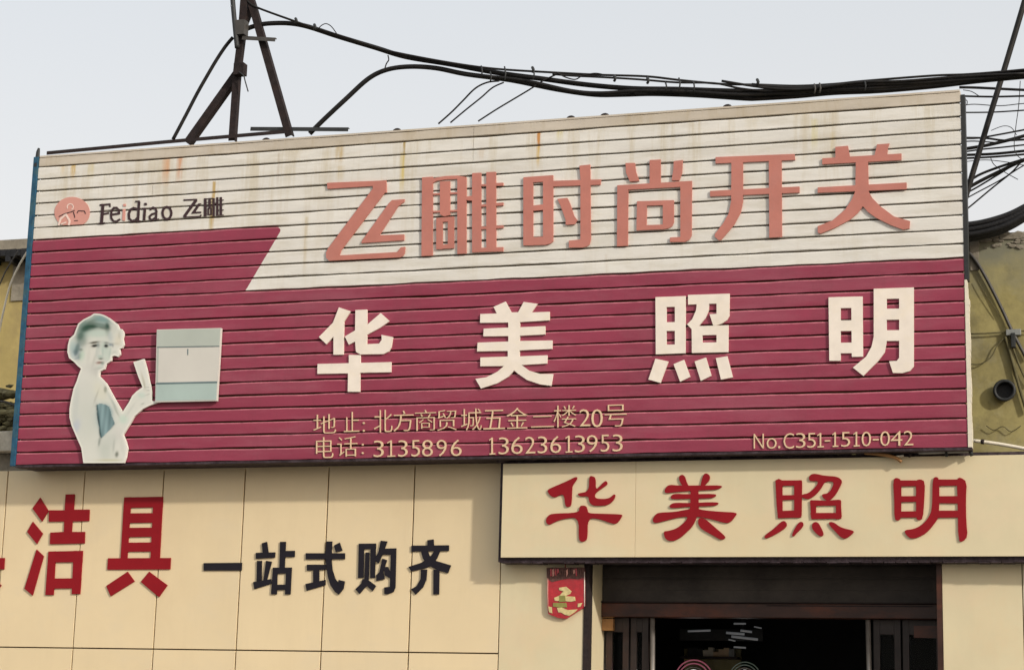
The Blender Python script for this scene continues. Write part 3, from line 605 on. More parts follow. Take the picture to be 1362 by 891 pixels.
for k in range(1, 26):
    if k == 1: segs = [(XL+.003, XSM-.0015), (XSM+.0015, XR)]
    elif k <= 3: segs = [(XL, XSM-.0015), (XSM+.0015, XR)]
    elif k == 4: segs = [(XL, XS4-.002), (XS4+.002, XR)]
    else: segs = [(XL, XR)]
    for a, b in segs:
        if k == 1: board(k, a, b, FLASH, top=.86)
        elif k <= 7: board(k, a, b, WHITE)
        elif k <= 12: board(k, a, b, MAG, WHITE)
        else: board(k, a, b, MAG)
ZTOP = ZB+24.86*H
boxo('backing', (XL+.01,YS+.036,ZB+.004), (XR-.012,YS+.06,ZTOP-.02), JOINT, big)
for x in [XL+.1+i*(XR-XL-.2)/7 for i in range(8)]:
    boxo('frame_post', (x-.025,YS+.062,ZB+.05), (x+.025,YS+.11,ZTOP-.04), RUST, big)
boxo('frame_rail', (XL+.02,YS+.112,ZB+.05),(XR-.02,YS+.16,ZB+.10), RUST, big); boxo('frame_rail', (XL+.02,YS+.112,ZTOP-.12),(XR-.02,YS+.16,ZTOP-.07), RUST, big)
for x in (0.6, 2.8, 5.2, 7.4):
    boxo('wall_tie', (x-.02,YS+.162,ZB+.055),(x+.02,-.02 if ZB+.1<ZT else YB-.002,ZB+.095), RUST, big)
    boxo('wall_tie', (x-.02,YS+.162,ZTOP-1.0),(x+.02,YB-.002,ZTOP-.96), RUST, big)
boxo('top_cap', (XL+.005,YS-.003,ZTOP-.012), (XR-.005,YS+.10,ZTOP+.004), FLASH, big)
boxo('bottom_rail', (XL,YS-.004,ZB-.022), (XR+.03,YS+.11,ZB-.002), FRAMED, big)
boxo('soffit', (XL+.01,YS+.111,ZB-.014), (xf0-.04,-.008,ZB-.004), FRAMED, big)
boxo('blue_post', (XL-.055,YS-.012,ZB-.01), (XL-.004,YS+.05,ZTOP-.005), BLUE, big, .003)
# bent spike of the post above the boards
V, F = [], []; tube(V, F, [(XL-.03,YS+.01,ZTOP-.10),(XL-.026,YS+.012,ZTOP+.05),(XL-.020,YS+.012,ZTOP+.085)], lambda t: .028*(1-.6*t), 6, 1); mesh('post_tip', V, F, DARKM, big)
ztrim = at(1287,372,YS).z
boxo('edge_trim', (XR+.002,YS-.004,ztrim+.003), (XR+.034,YS+.11,ZTOP-.04), DARKM, big)
V, F = [], []
N_ = 26
for i in range(N_):
    z0 = ZB+.0+(ztrim-ZB)*i/N_; z1 = ZB+(ztrim-ZB)*(i+1)/N_; w_ = .030+.003*math.sin(i*.9)+(-.010 if i > N_-4 else 0)
    box(V, F, (XR+.002,YS-.006,z0), (XR+.002+w_,YS+.10,z1-.0005))
mesh('edge_trim', V, F, PVC, big)['label'] = 'cream lower edge trim'
# clips along the top edge
for px, py in ((526,166),(757,150.5),(802,147.5),(965,135.5),(352,180)):
    p = at(px, py, YS+.05); b = len
    V, F = [], []
    tube(V, F, [(p.x-.012,p.y,ZTOP-.01),(p.x-.010,p.y,ZTOP+.022),(p.x+.022,p.y,ZTOP+.030),(p.x+.045,p.y,ZTOP+.018)], .011, 6, 2)
    mesh('bent_clip', V, F, RUST, big)
for P, o_, s_, l in ((FEI,(425,230),7.125,'first salmon character'),(DIAO,(550,220),7.13,'second salmon character, densest'),(SHI,(685,210),7.128,'third salmon character'),(SHANG,(810,205),6.85,'fourth salmon character with three prongs'),(KAI,(940,195),6.854,'fifth salmon character on two legs'),(GUAN,(1080,185),6.6,'last salmon character with spread legs')):
    glyph('character', P, o_, s_, YS-.017, .016, SALMON, big, l)
for P, o_, s_, l in ((HUA,(415,400),6.85,'first big cream character'),(MEI,(625,395),6.85,'second big cream character of stacked bars'),(ZHAO,(855,385),6.854,'third big cream character over four dots'),(MING,(1095,375),6.854,'last big cream character of two tall boxes')):
    glyph('character', P, o_, s_, YS-.018, .017, CREAM, big, l)

# small characters from the built-in font, fitted to their measured boxes
_fc = {}
def font2d(ch):
    if ch in _fc: return _fc[ch]
    cu = bpy.data.curves.new('glyph', 'FONT'); cu.body = ch; cu.resolution_u = 3; cu.offset = -.013; cu.fill_mode = 'BOTH'
    ob = bpy.data.objects.new('glyph', cu); C.objects.link(ob)
    bpy.context.view_layer.update(); dg = bpy.context.evaluated_depsgraph_get()
    me = ob.evaluated_get(dg).to_mesh(); V = [(v.co.x, v.co.y) for v in me.vertices]; F = [tuple(p.vertices) for p in me.polygons]
    ob.evaluated_get(dg).to_mesh_clear(); bpy.data.objects.remove(ob); bpy.data.curves.remove(cu)
    # weld
    key, remap, W = {}, [], []
    for v in V:
        k = (round(v[0],5), round(v[1],5))
        if k not in key: key[k] = len(W); W.append(v)
        remap.append(key[k])
    F = [tuple(remap[i] for i in f) for f in F]; F = [f for f in F if len(set(f)) == len(f)]
    used = set(i for f in F for i in f)
    if ch not in '.:' and any(W[i][0] == 0 and W[i][1] == 0 for i in range(len(W))) and True: pass
    xs_ = [W[i][0] for i in used]; ys_ = [W[i][1] for i in used]
    _fc[ch] = (W, F, min(xs_), max(xs_), min(ys_), max(ys_)); return _fc[ch]
def ftext(ch, x0, x1, y0, y1, m=GOLD, slope=-.028, depth=.009, parent=big):
    if ch == '1':
        w_ = 1.9; xm = x0+(x1-x0)*.55
        V2, F2 = union([[(xm-w_/2,y0),(xm+w_/2,y0),(xm+w_/2,y1),(xm-w_/2,y1)], [(x0+1,y1-1.7),(x1+.6,y1-1.8),(x1+.6,y1-.2),(x0+1,y1)], [(x0+.6,y0+2.6),(xm,y0),(xm,y0+1.9),(x0+.9,y0+4)]])
        return solid('character', V2, F2, lambda v: at(v[0], v[1]+slope*(v[0]-xm), YS-depth-.002), depth, m, parent)
    W, F, a, b, c_, d_ = font2d(ch)
    if b-a < 1e-4 or d_-c_ < 1e-4: return
    xm = (x0+x1)/2
    def f3(v):
        px = x0+(v[0]-a)/(b-a)*(x1-x0); py = y1-(v[1]-c_)/(d_-c_)*(y1-y0)
        return at(px, py+slope*(px-xm), YS-depth-.002)
    return solid('character', W, F, f3, depth, m, parent)
def dot(px, py, r, m=GOLD):
    V2, F2 = union([ellipse(0,0,r,r,0,348,14)]); return solid('character', V2, F2, lambda v: at(px+v[0], py+v[1], YS-.011), .009, m, big)
Z1 = lambda x: 400+x/5.675
Z2 = lambda x: 620+x/5.675
ZY = lambda y: 530+y/5.675
for ch, a, b, y0, y1 in (('地',95,265,118,262),('止',325,440,100,250),('北',553,690,85,255),('方',700,850,90,245),('商',862,1020,85,240),('贸',1030,1175,85,240)):
    ftext(ch, Z1(a), Z1(b), ZY(y0), ZY(y1))
dot(483.7,562.5,1.4); dot(483.7,572.5,1.4)
ftext('城', 613.2, 640.3, ZY(75), ZY(237))
for ch, a, b, y0, y1 in (('五',130,290,85,230),('金',305,465,68,225),('二',490,660,130,215),('楼',660,830,50,215),('2',855,935,80,210),('0',945,1030,80,215),('号',1045,1210,45,210)):
    ftext(ch, Z2(a), Z2(b), ZY(y0), ZY(y1))
for ch, a, b, y0, y1 in (('电',115,245,290,448),('话',275,425,285,437)): ftext(ch, Z1(a), Z1(b), ZY(y0), ZY(y1))
dot(482.3,591,1.3); dot(482.3,602.3,1.3)
for ch, a, b in (('3',550,625),('1',648,708),('3',735,805),('5',835,898),('8',915,995),('9',1025,1100),('6',1132,1213)):
    s = -.012*(a-550); ftext(ch, Z1(a), Z1(b), ZY(316+s), ZY(440+s))
for ch, a, b in (('1',170,215),('3',245,320),('6',340,425),('2',445,520),('3',540,610),('6',635,715),('1',745,798),('3',820,895),('9',910,990),('5',1015,1080),('3',1105,1180)):
    s = -.026*(a-170); ftext(ch, Z2(a), Z2(b), ZY(294+s), ZY(422+s))
N1 = lambda x: 980+x/3.783
NY = lambda y: 550+y/3.783
for ch, a, b, y0, y1 in (('N',85,135,101,175),('o',150,200,122,176),('.',208,219,162,174),('C',235,287,98,176),('3',298,345,97,172),('5',355,397,97,171),('1',402,436,97,170),('-',442,470,133,140),('1',478,508,93,167),('5',525,570,92,166),('1',584,616,91,165),('0',628,675,90,164),('-',684,714,127,134),('0',722,770,88,162),('4',774,832,87,161),('2',840,888,86,160)):
    ftext(ch, N1(a), N1(b), NY(y0), NY(y1))
# brand line at the upper left: roundel, Latin word, two small characters
o_, s_ = (60,250), 5.448
circ = [p for p in ellipse(195,178,128,112,0,352,40)]
circ = [(x, min(y, 272-(x-60)*.035)) for x, y in circ]
cc = []
for p in circ:
    if not cc or (abs(p[0]-cc[-1][0])+abs(p[1]-cc[-1][1])) > 2: cc.append(p)
lg = glyph('roundel', [cc], o_, s_, YS-.006, .005, PINKI, big, 'salmon roundel emblem')
glyph('emblem_mark', stroke(14,[(98,268),(112,225),(150,192),(178,240),(172,268)])+stroke(10,[(118,262),(150,250)]), o_, s_, YS-.009, .002, PINKL, lg)
glyph('emblem_mark', stroke(7,ellipse(182,138,22,22,-60,210,12)), o_, s_, YS-.009, .002, PINKL, lg)
glyph('emblem_mark', stroke(6,[(100,208),(140,188),(195,172),(212,164)])+stroke(6,[(232,182),(240,166),(285,168),(292,186)])+stroke(6,[(205,176),(212,200),(214,215)])+stroke(5,[(212,238),(236,236)]), o_, s_, YS-.009, .002, INK, lg)
def fg(strokes, m=INK): glyph('letter', strokes, o_, s_, YS-.006, .005, m, big)
fg(stroke(21,[(418,122),(408,250)])+stroke(12,[(398,124),(470,118)])+stroke(12,[(415,190),(458,182)])+stroke(10,[(390,257),(428,254)])+stroke(9,[(468,118),(470,135)]))
fg(stroke(14,[(480,193),(536,184),(534,160),(518,144),(498,144),(482,162),(476,195),(480,222),(496,242),(518,243),(540,228)]))
fg(stroke(19,[(572,158),(568,232)])+stroke(19,[(574,122),(575,128)]), PINKI)
fg(stroke(16,[(665,152),(640,146),(618,158),(606,185),(608,222),(628,240),(650,236),(668,218)])+stroke(17,[(680,104),(672,238)])+stroke(9,[(655,98),(682,96)])+stroke(9,[(668,243),(690,240)]))
fg(stroke(18,[(722,155),(716,232)])+stroke(18,[(726,114),(727,120)])+stroke(9,[(704,150),(724,148)]))
fg(stroke(15,[(760,156),(782,142),(800,150),(806,170),(802,228)])+stroke(14,[(804,182),(775,190),(756,206),(758,226),(776,232),(800,214)])+stroke(9,[(800,230),(822,226)]))
fg(stroke(16, ellipse(882,182,32,44,0,360,16)))
def remap(bx0,bx1,by0,by1, sx0,sx1,sy0,sy1): return lambda x, y: (bx0+(x-sx0)/(sx1-sx0)*(bx1-bx0), by0+(y-sy0)/(sy1-sy0)*(by1-by0))
glyph('character', FEI, (0,0), 1, YS-.006, .005, INK, big, 'small dark print of the first salmon character', remap(243.6,267.8,264.5,289.8, 60,810,72,832))
glyph('character', DIAO, (0,0), 1, YS-.006, .005, INK, big, 'small dark print of the dense salmon character', remap(271,297.5,262.2,288.4, 75,850,62,860))

# ---------------------------------------------------------------- switch board and portrait cut-outs (flat prints)
YC_ = YS-.045
sw = thing('switch_cutout', 'square pale printed plate fixed on the magenta boards beside the portrait', 'plate', tuple(at(247,535,YC_)))
def quad(name, P, Y, depth, m, parent):
    V2, F2 = union([P]); return solid(name, V2, F2, lambda v: at(v[0], v[1], Y), depth, m, parent)
quad('plate', [(208.5,438.3),(294,436.2),(291.2,486),(288.2,533),(206.3,534.8)], YC_, .03, PANELW, sw)
quad('upper_band', [(209.2,439),(293.2,437),(291.8,459.6),(208.8,461)], YC_-.002, .002, TEAL1, sw)
quad('band_line', [(208.8,461.4),(291.7,460),(291.6,461),(208.8,462.4)], YC_-.0025, .002, TEALD, sw)
quad('lower_band', [(207.6,511.4),(288.6,509.6),(287.6,531.6),(206.9,533)], YC_-.002, .002, TEAL2, sw)
quad('lower_line', [(207.7,508.8),(288.8,507),(288.6,509.3),(207.6,511.1)], YC_-.0025, .002, TEALD, sw)  # dark teal printed line above the lower band
quad('indicator', [(249.2,464),(250.4,464),(250.2,472),(249.2,472)], YC_-.0025, .002, TEALD, sw)
quad('glass_edge', [(209.3,462.6),(211.2,462.6),(210.2,508),(208.2,508)], YC_-.002, .001, TEAL1, sw)

head = [(430,62),(475,66),(520,80),(560,102),(590,120),(640,160),(680,190),(700,238),(730,248),(748,275),(755,310),(742,360),(757,430),(735,470),(703,480),(712,545),(685,575),(650,560),(612,570),(605,620),(545,660),(525,720),(470,748),(463,800),(520,860),(550,891)]
body = [(445,65),(480,130),(530,220),(605,350),(670,250),(700,190),(740,150),(793,112)]
glassp = [(177.3,481.4),(191.3,477.2),(195,490),(199.4,510.6)]
body2 = [(880,105),(888,160),(886,235),(905,245),(940,240),(985,236),(985,252),(940,262),(870,285),(800,320),(720,390),(680,460),(612,570),(640,640),(655,700),(640,790),(620,843),(225,845),(205,700),(170,620),(110,480),(90,400),(90,320),(105,230),(130,120),(160,50)]
head2 = [(190,880),(225,770),(248,715),(205,680),(170,640),(105,590),(85,520),(90,440),(110,360),(165,310),(190,240),(215,180),(280,130),(360,90),(400,62)]
HP = lambda p: (80+p[0]/8.91, 410+p[1]/8.91)
BP = lambda p: (80+p[0]/7.304, 500+p[1]/7.304)
outline = [HP(p) for p in head] + [BP(p) for p in body] + glassp[:0] + [(189.5,514.6),(183.5,500)] + glassp + [BP(p) for p in body2] + [HP(p) for p in head2]
def inside(P, x, y):
    r = False
    for i in range(len(P)):
        (x0,y0),(x1,y1) = P[i], P[i-1]
        if (y0 > y) != (y1 > y) and x < (x1-x0)*(y-y0)/(y1-y0)+x0: r = not r
    return r
pts = []
y = 416.0
while y < 616:
    x = 88.0+(int(y*2)%2)*.5
    while x < 214:
        if inside(outline, x, y): pts.append((x+random.uniform(-.1,.1), y+random.uniform(-.1,.1)))
        x += 1.0
    y += 1.0
V2, F2 = union([outline], pts)
PM = bpy.data.materials.new('portrait_print'); PM.use_nodes = True
va = PM.node_tree.nodes.new('ShaderNodeVertexColor'); va.layer_name = 'print'
PM.node_tree.links.new(va.outputs[0], PM.node_tree.nodes['Principled BSDF'].inputs['Base Color']); PM.node_tree.nodes['Principled BSDF'].inputs['Roughness'].default_value = .45
DABS = []   # (cx, cy, rx, ry, angle, colour sRGB, strength) in photo pixels
def hd(x, y, rx, ry, a, col, s): DABS.append((80+x/8.91, 410+y/8.91, rx/8.91, ry/8.91, a, lin(*col), s))
def bd(x, y, rx, ry, a, col, s): DABS.append((80+x/7.304, 500+y/7.304, rx/7.304, ry/7.304, a, lin(*col), s))
HAIR=(132,156,146); HD=(92,108,100); SH=(190,205,190); SK=(222,214,200); BL=(165,180,186)
hd(400,160,190,90,0,HAIR,.75); hd(300,220,110,80,-40,HAIR,.8); hd(340,230,90,38,-10,HD,.75); hd(520,225,80,30,15,HD,.75); hd(500,130,90,45,10,(140,170,168),.8)
hd(250,330,60,80,20,HAIR,.8); hd(560,250,28,70,0,HD,.6); hd(390,170,80,30,0,(130,140,128),.6); hd(260,400,50,60,30,(150,160,150),.8); hd(185,500,60,80,0,BL,.85); hd(180,520,28,40,0,(105,120,130),.8); hd(230,570,22,40,20,(120,135,130),.7)
hd(150,450,40,60,0,(176,196,188),.6); hd(440,300,130,45,0,SH,.8); hd(600,330,30,60,0,BL,.5); hd(660,290,60,90,0,(218,212,196),.6); hd(690,380,40,60,0,(224,208,180),.6)
hd(420,560,110,150,0,SK,.85); hd(520,470,50,80,0,SH,.6); hd(560,560,40,90,0,SH,.5)
hd(405,405,55,11,-8,(100,96,88),.9); hd(412,443,38,15,-8,(44,44,42),1.0); hd(452,438,16,34,0,(140,150,150),.6); hd(545,445,22,18,0,(50,56,60),1.0); hd(548,408,28,9,5,(130,130,125),.7); hd(600,430,26,16,0,(120,135,150),.7); hd(625,440,8,20,0,(110,120,130),.5)
hd(475,575,34,22,10,(180,196,182),.8); hd(455,520,14,60,5,(196,200,190),.5); hd(482,598,26,9,0,(104,108,100),.8); hd(432,520,12,70,4,(188,194,184),.5); hd(505,520,12,60,0,(176,192,182),.5)
hd(460,645,36,15,-5,(186,140,128),.85); hd(502,652,20,18,0,(118,150,138),.6); hd(470,642,36,6,-4,(104,84,80),.8); hd(395,640,14,90,14,(190,186,172),.5); hd(440,715,60,12,-10,(168,176,162),.6); hd(470,690,40,14,0,(190,205,190),.5)
hd(260,560,30,60,10,(190,212,186),.6); hd(245,490,22,16,0,(120,130,118),.6); hd(370,720,90,70,0,(206,200,190),.7); hd(300,800,60,90,0,(222,214,202),.6); hd(420,760,24,60,0,(196,190,180),.4)
bd(260,200,120,190,0,(212,208,196),.7); bd(250,450,110,200,0,(208,206,192),.7); bd(150,300,30,200,5,(196,198,190),.5); bd(155,490,35,70,20,(186,190,205),.6); bd(390,150,50,100,-25,(222,214,190),.7); bd(440,130,14,30,0,(140,140,120),.7)
bd(410,370,52,70,0,(146,174,176),.95); bd(430,450,60,70,0,(146,176,178),.95); bd(460,340,44,60,-30,(150,176,178),.9); bd(410,540,26,40,10,(140,160,162),.9); bd(490,470,30,22,-40,(146,170,172),.9)
bd(366,330,8,40,-12,(90,102,104),.9); bd(372,430,7,80,-10,(80,92,96),.9); bd(388,550,8,50,-6,(80,90,92),.9); bd(455,540,70,6,-42,(80,90,92),.8); bd(380,285,30,7,-10,(110,122,118),.8)
bd(350,200,8,70,20,(182,178,160),.5); bd(520,270,9,60,-30,(172,178,165),.6); bd(545,340,9,60,-28,(160,165,150),.5); bd(480,200,10,70,-28,(200,204,190),.5)
bd(615,420,40,40,0,(196,216,196),.7); bd(560,560,60,60,0,(216,206,196),.5); bd(470,640,110,60,-35,(200,200,188),.6); bd(380,640,10,40,10,(140,148,140),.7); bd(440,740,60,80,0,(196,198,184),.6); bd(550,760,16,26,10,(128,132,120),.8); bd(600,680,20,60,-10,(208,204,190),.5); bd(520,680,10,60,5,(176,178,166),.5); bd(480,820,120,14,0,(205,195,150),.6)
bd(790,190,34,26,0,(190,212,196),.7); bd(800,270,18,8,-20,(170,172,158),.7); bd(760,250,90,60,-40,(218,212,198),.4); bd(830,110,50,4,0,(180,180,170),.6); bd(860,140,24,4,10,(170,170,160),.6); bd(850,180,30,4,-20,(186,184,172),.6); bd(680,330,12,80,35,(196,194,182),.4)
bd(810,50,10,80,-15,(196,186,160),.6); bd(815,90,4,40,0,(176,170,150),.5)
hd(205,470,26,60,12,(120,138,134),.75); hd(240,330,34,50,25,(112,130,120),.7); hd(300,240,60,30,-35,(100,118,108),.7); hd(400,212,60,20,-6,(96,112,102),.7); hd(470,205,60,14,8,(150,168,158),.6)
hd(480,165,80,14,5,(168,184,176),.6); hd(350,130,60,16,-30,(186,192,180),.5); hd(560,205,20,30,-20,(90,112,106),.6); hd(200,590,30,14,-20,(150,166,172),.6); hd(150,560,18,40,0,(190,206,200),.5)
hd(645,250,20,50,10,(206,204,190),.5); hd(700,320,14,40,0,(196,190,172),.5); hd(660,420,40,14,0,(200,192,172),.5); hd(640,520,30,14,-20,(196,196,180),.5)
hd(335,560,20,90,8,(206,200,186),.4); hd(590,520,12,60,8,(176,192,180),.5)
DRESS = [BP(p) for p in ((352,288),(385,262),(440,276),(478,300),(500,380),(532,460),(470,535),(400,606),(388,560),(376,450))]
edge = [(outline[i], outline[(i+1)%len(outline)]) for i in range(len(outline))]
def edist(x, y):
    d = 9
    for (x0,y0),(x1,y1) in edge:
        L2 = (x1-x0)**2+(y1-y0)**2 or 1e-6; t = max(0, min(1, ((x-x0)*(x1-x0)+(y-y0)*(y1-y0))/L2))
        d = min(d, math.hypot(x-x0-t*(x1-x0), y-y0-t*(y1-y0)))
    return d
def paint(x, y):
    col = list(lin(222,216,202))
    for cx, cy, rx, ry, a, cl, s in DABS:
        dx, dy = x-cx, y-cy
        if abs(dx) > 3.2*max(rx,ry) or abs(dy) > 3.2*max(rx,ry): continue
        ca, sa = math.cos(math.radians(a)), math.sin(math.radians(a)); u, v = (dx*ca+dy*sa)/rx, (-dx*sa+dy*ca)/ry
        f = s/(1+(u*u+v*v)**2.2)
        col = [p*(1-f)+q*f for p, q in zip(col, cl)]
    if inside(DRESS, x, y):
        k = .93+.05*math.sin(x*.3-y*.06)+.04*math.sin(x*.9+y*.1); dl = min(1, max(0, (x-(127.6+(y-535)*.12))/3.0)); base = lin(142*k+8, 166*k+8, 168*k+8); dk = lin(92,106,108)
        col = [p*(1-dl)+q*dl for p, q in zip(dk, base)]
    e = edist(x, y); f = max(0, min(1, (2.6-e)/1.2))*.85
    wv = lin(232,224,208); col = [p*(1-f)+q*f for p, q in zip(col, wv)]
    lum = sum(col)/3; col = [q*.68+lum*.32 for q in col]
    return [max(.01, min(.8, (.54+(q-.54)*1.34)*g_)) for q, g_ in zip(col, (.85,.90,.93))]
pc = thing('portrait_cutout', 'flat printed cutout of a curly haired person holding a glass on the magenta boards', 'cutout', tuple(at(140,616,YC_)))
po = solid('print', V2, F2, lambda v: at(v[0], v[1], YS-.030), .022, PM, pc)
n = len(V2); ca_ = po.data.color_attributes.new('print', 'FLOAT_COLOR', 'POINT')
cols = [paint(v[0], v[1]) for v in V2]
flat = []
for k in range(2):
    for q in cols: flat += [q[0], q[1], q[2], 1.0]
ca_.data.foreach_set('color', flat)

# ---------------------------------------------------------------- odds and ends between the two signs
def scrap(name, label, cat, parts):
    p0 = parts[0]; t = thing(name, label, cat, tuple(at(p0[1][0][0], p0[1][0][1], p0[2])))
    for nm, pts_, Y, r, m in parts: tubeo(nm, [at(x, y, Y) for x, y in pts_], r, m, t, 6, 3)
scrap('scrap_lath', 'bent wooden lath hanging under the right end of the long sign', 'wood scrap', [('lath', [(1150,602),(1172,604),(1190,608),(1199,614)], -.26, .014, WOODB), ('splinter', [(1178,606),(1190,607),(1202,606)], -.25, .008, PVC)])
scrap('metal_tube', 'grey metal tube lying under the right corner of the long sign', 'tube', [('tube', [(1222,601),(1255,600),(1292,598.5)], -.24, .020, TIN), ('clip', [(1258,596),(1259,607)], -.25, .012, DARKM), ('clip', [(1289,596),(1293,606)], -.25, .015, DARKM), ('clip', [(1213,596),(1209,608)], -.25, .012, RUST)])
V, F = [], []
for k in range(420):
    x = random.uniform(xf0-.03, at(1215,606,-.15).x)
    lump(V, F, (x, random.uniform(-.19,-.08), zf1+.02+random.uniform(0,.05)), random.uniform(.01,.035), (2.0,1,.7))
tag(mesh('rags', V, F, FRAMED), 'dark rags and debris packed in the gap between the two signs', 'debris', None, 'stuff')
# ---------------------------------------------------------------- red packet on the pilaster
pk = thing('red_packet', 'red foil charm with gold motif hanging on the pilaster left of the door', 'charm', tuple(at(752,760,-.03)))
K = lambda P: [(715+x/10.48, 745+y/10.48) for x, y in P]
def kq(name, P, Y, d_, m, par=pk):
    V2, F2 = union([K(P)]); return solid(name, V2, F2, lambda v: at(v[0], v[1], Y), d_, m, par)
kq('pouch', [(135,150),(655,150),(655,620),(630,665),(500,745),(400,810),(290,800),(150,745),(135,650)], -.035, .03, PKT)
kq('lace_band', [(125,100),(660,95),(665,235),(560,262),(440,248),(330,270),(200,300),(128,240)], -.038, .005, PKTD)
for P in ([(300,380),(400,365),(475,430),(455,465),(380,500),(300,495),(360,430),(300,410)],[(270,660),(340,655),(420,690),(560,680),(520,720),(440,770),(380,755),(330,725),(290,720)],[(230,520),(300,490),(520,505),(530,560),(470,572),(240,560)]):
    kq('gold_motif', P, -.040, .004, PKTG)
kq('green_motif', [(300,490),(388,488),(390,570),(300,575)], -.042, .003, GREENF)
kq('gold_motif', [(215,590),(400,590),(410,650),(300,655),(215,640)], -.040, .004, GREENF)
for P in ([(150,640),(200,650),(205,735),(160,720)],[(560,600),(625,590),(600,640),(560,650)],[(420,420),(470,430),(440,470)]): kq('gold_motif', P, -.041, .003, PKTG)
for k in range(16):
    a0 = 140+k*32; kq('lace_loop', [(a0,120+random.uniform(-15,25)),(a0+24,110+random.uniform(-10,20)),(a0+28,190+random.uniform(-30,30)),(a0+6,210+random.uniform(-30,30))], -.043-.001*(k%3), .004, random.choice([PKTD,PKT,PKTD,PINKI]))
tubeo('white_edge', [at(728.6,768,-.038),at(728.4,790,-.038),at(729,812,-.038)], .004, PINKI, pk, 6, 1)
tubeo('hanging_cord', [at(752,746,-.02),at(752,756,-.03)], .004, RED, pk)
tubeo('white_edge', [at(777.5,760,-.036),at(777.4,806,-.036)], .004, CREAM, pk, 6, 1)

# ---------------------------------------------------------------- iron frame and overhead cables
YT = -.22
fr_ = thing('iron_cable_frame', 'rusty angle iron tripod holding cables on the sign\'s left half', 'frame', tuple(at(320,178,YT)))
def bar(name, pts_, wpx, m, par, Y=YT):
    P = [at(x, y, Y) for x, y in pts_]; V, F = [], []
    for i in range(len(P)-1):
        a, b = P[i], P[i+1]; t = (b-a).normalized(); s = t.cross(Vector((0,1,0))).normalized()*(wpx/137/2); d_ = Vector((0, wpx/137*.9, 0)); th = wpx/137*.14
        # L section: a front flange and a side flange
        k = len(V)
        sec = [(-s, 0), (s, 0), (s, 1), (s*(1-2*.16), 1), (s*(1-2*.16), .16), (-s, .16)]
        for p in (a, b):
            for q, u in sec: V.append(tuple(p+q+d_*u))
        n6 = 6
        for j in range(n6): j2 = (j+1) % n6; F.append((k+j, k+j2, k+n6+j2, k+n6+j))
        F.append(tuple(k+j for j in range(n6))[::-1]); F.append(tuple(k+n6+j for j in range(n6)))
    return mesh(name, V, F, m, par)
bar('post', [(328,-70),(323.5,0),(320,48),(314,95),(307.7,187)], 8.5, RUST, fr_)
bar('leg', [(331,-4),(336,12),(384,181)], 9, RUST, fr_, YT+.02)
bar('strut', [(313.5,98),(248,190)], 10, RUST, fr_, YT+.05)
bar('brace', [(334,8),(322,40),(321,46)], 6, RUST, fr_, YT+.04)
bar('arm', [(322,50.5),(366,53)], 5, CABG, fr_, YT-.03)
bar('base_rail', [(62,203.8),(220,189),(380,175.2)], 4.6, RUST, fr_, YS+.06)
bar('base_rail', [(333,171.6),(463,172.3)], 5, DARKM, fr_, YS+.16)
tubeo('dark_pole', [at(305,-70,YT-.04),at(309.5,0,YT-.04),at(313,40,YT-.04),at(315.5,64,YT-.04)], .024, DARKM, fr_)
a = at(319,92,YT-.02); V, F = [], []; box(V, F, (a.x-.05,YT-.05,a.z-.06), (a.x+.05,YT+.03,a.z+.05)); mesh('clamp', V, F, RUST, fr_)
a = at(322,38,YT-.02); V, F = [], []; box(V, F, (a.x-.05,YT-.06,a.z-.07), (a.x+.04,YT+.03,a.z+.07)); mesh('clamp', V, F, CABG, fr_)
tubeo('loose_wire', [at(318,96,YT-.06),at(324,101,YT-.06),at(326,108,YT-.06),at(330,122,YT-.06)], .006, DARKM, fr_)
def YCab(px): return -.20
def cable(pts_, wpx, label, m=RUBBER, dy=0, Y=None, grp='cables strung above the signs'):
    return tag(tubeo('overhead_cable', [at(x, y, (YCab(x) if Y is None else Y)+dy) for x, y in pts_], wpx/137/2, m, None, 8, 5), label, 'cable', grp)
cable([(300,-40),(318,-4),(328,1),(341,10),(393,29),(420,38),(450,47),(500,63),(530,71),(600,84),(660,92),(740,97),(800,100),(860,102),(905,107),(960,112),(1010,113),(1060,114.5),(1110,112),(1150,108),(1240,101),(1290,99),(1362,93),(1420,86)], 2.8, 'thin messenger cable running along the top of the whole bundle')
cable([(318,44),(330,38),(345,33.5),(360,31.5),(385,31.5),(410,36),(450,49),(500,64),(540,76),(600,86),(660,97),(720,105),(780,113),(840,118),(900,119),(960,121),(1010,122),(1060,120),(1110,117),(1170,113),(1250,107),(1300,102),(1362,96),(1420,90)], 6.3, 'thick black cable leaving the tripod\'s head to the right', dy=.04)
cable([(412,178),(430,160),(460,132),(490,105),(515,93),(545,89),(580,91),(620,99),(680,107),(740,119),(790,126),(830,126),(870,125),(930,127),(990,131),(1010,131),(1060,128),(1110,123.5),(1170,121),(1240,115),(1300,108),(1362,102),(1420,97)], 6.2, 'thick black cable rising from the sign top and joining the bundle from below', dy=.06)
cable([(640,101),(700,108),(760,121),(800,124),(850,121),(910,122),(980,126),(1040,124),(1100,119.5),(1180,116),(1270,108),(1330,101),(1400,97)], 4.4, 'black cable twisted between the two thick ones', dy=.0)
cable([(735,99),(760,101),(800,103),(850,106),(900,110),(950,111),(985,118),(1020,121),(1060,119)], 2.6, 'thin cable sagging under the messenger over the middle letters', dy=-.03)
cable([(960,108),(1010,116),(1045,119),(1080,118),(1140,110),(1200,108),(1280,102),(1362,98)], 3.0, 'thin cable weaving through the bundle above the right letters', dy=-.04)
cable([(1000,113),(1060,117.5),(1120,113.5),(1170,112),(1220,110),(1300,105),(1362,100),(1420,95)], 4.2, 'black cable packed in the bundle\'s right end', dy=-.02)
cable([(741,97),(752,103),(765,106),(775,101),(790,98),(800,99)], 1.6, 'short wire knotted over the bundle at mid span', dy=-.04)
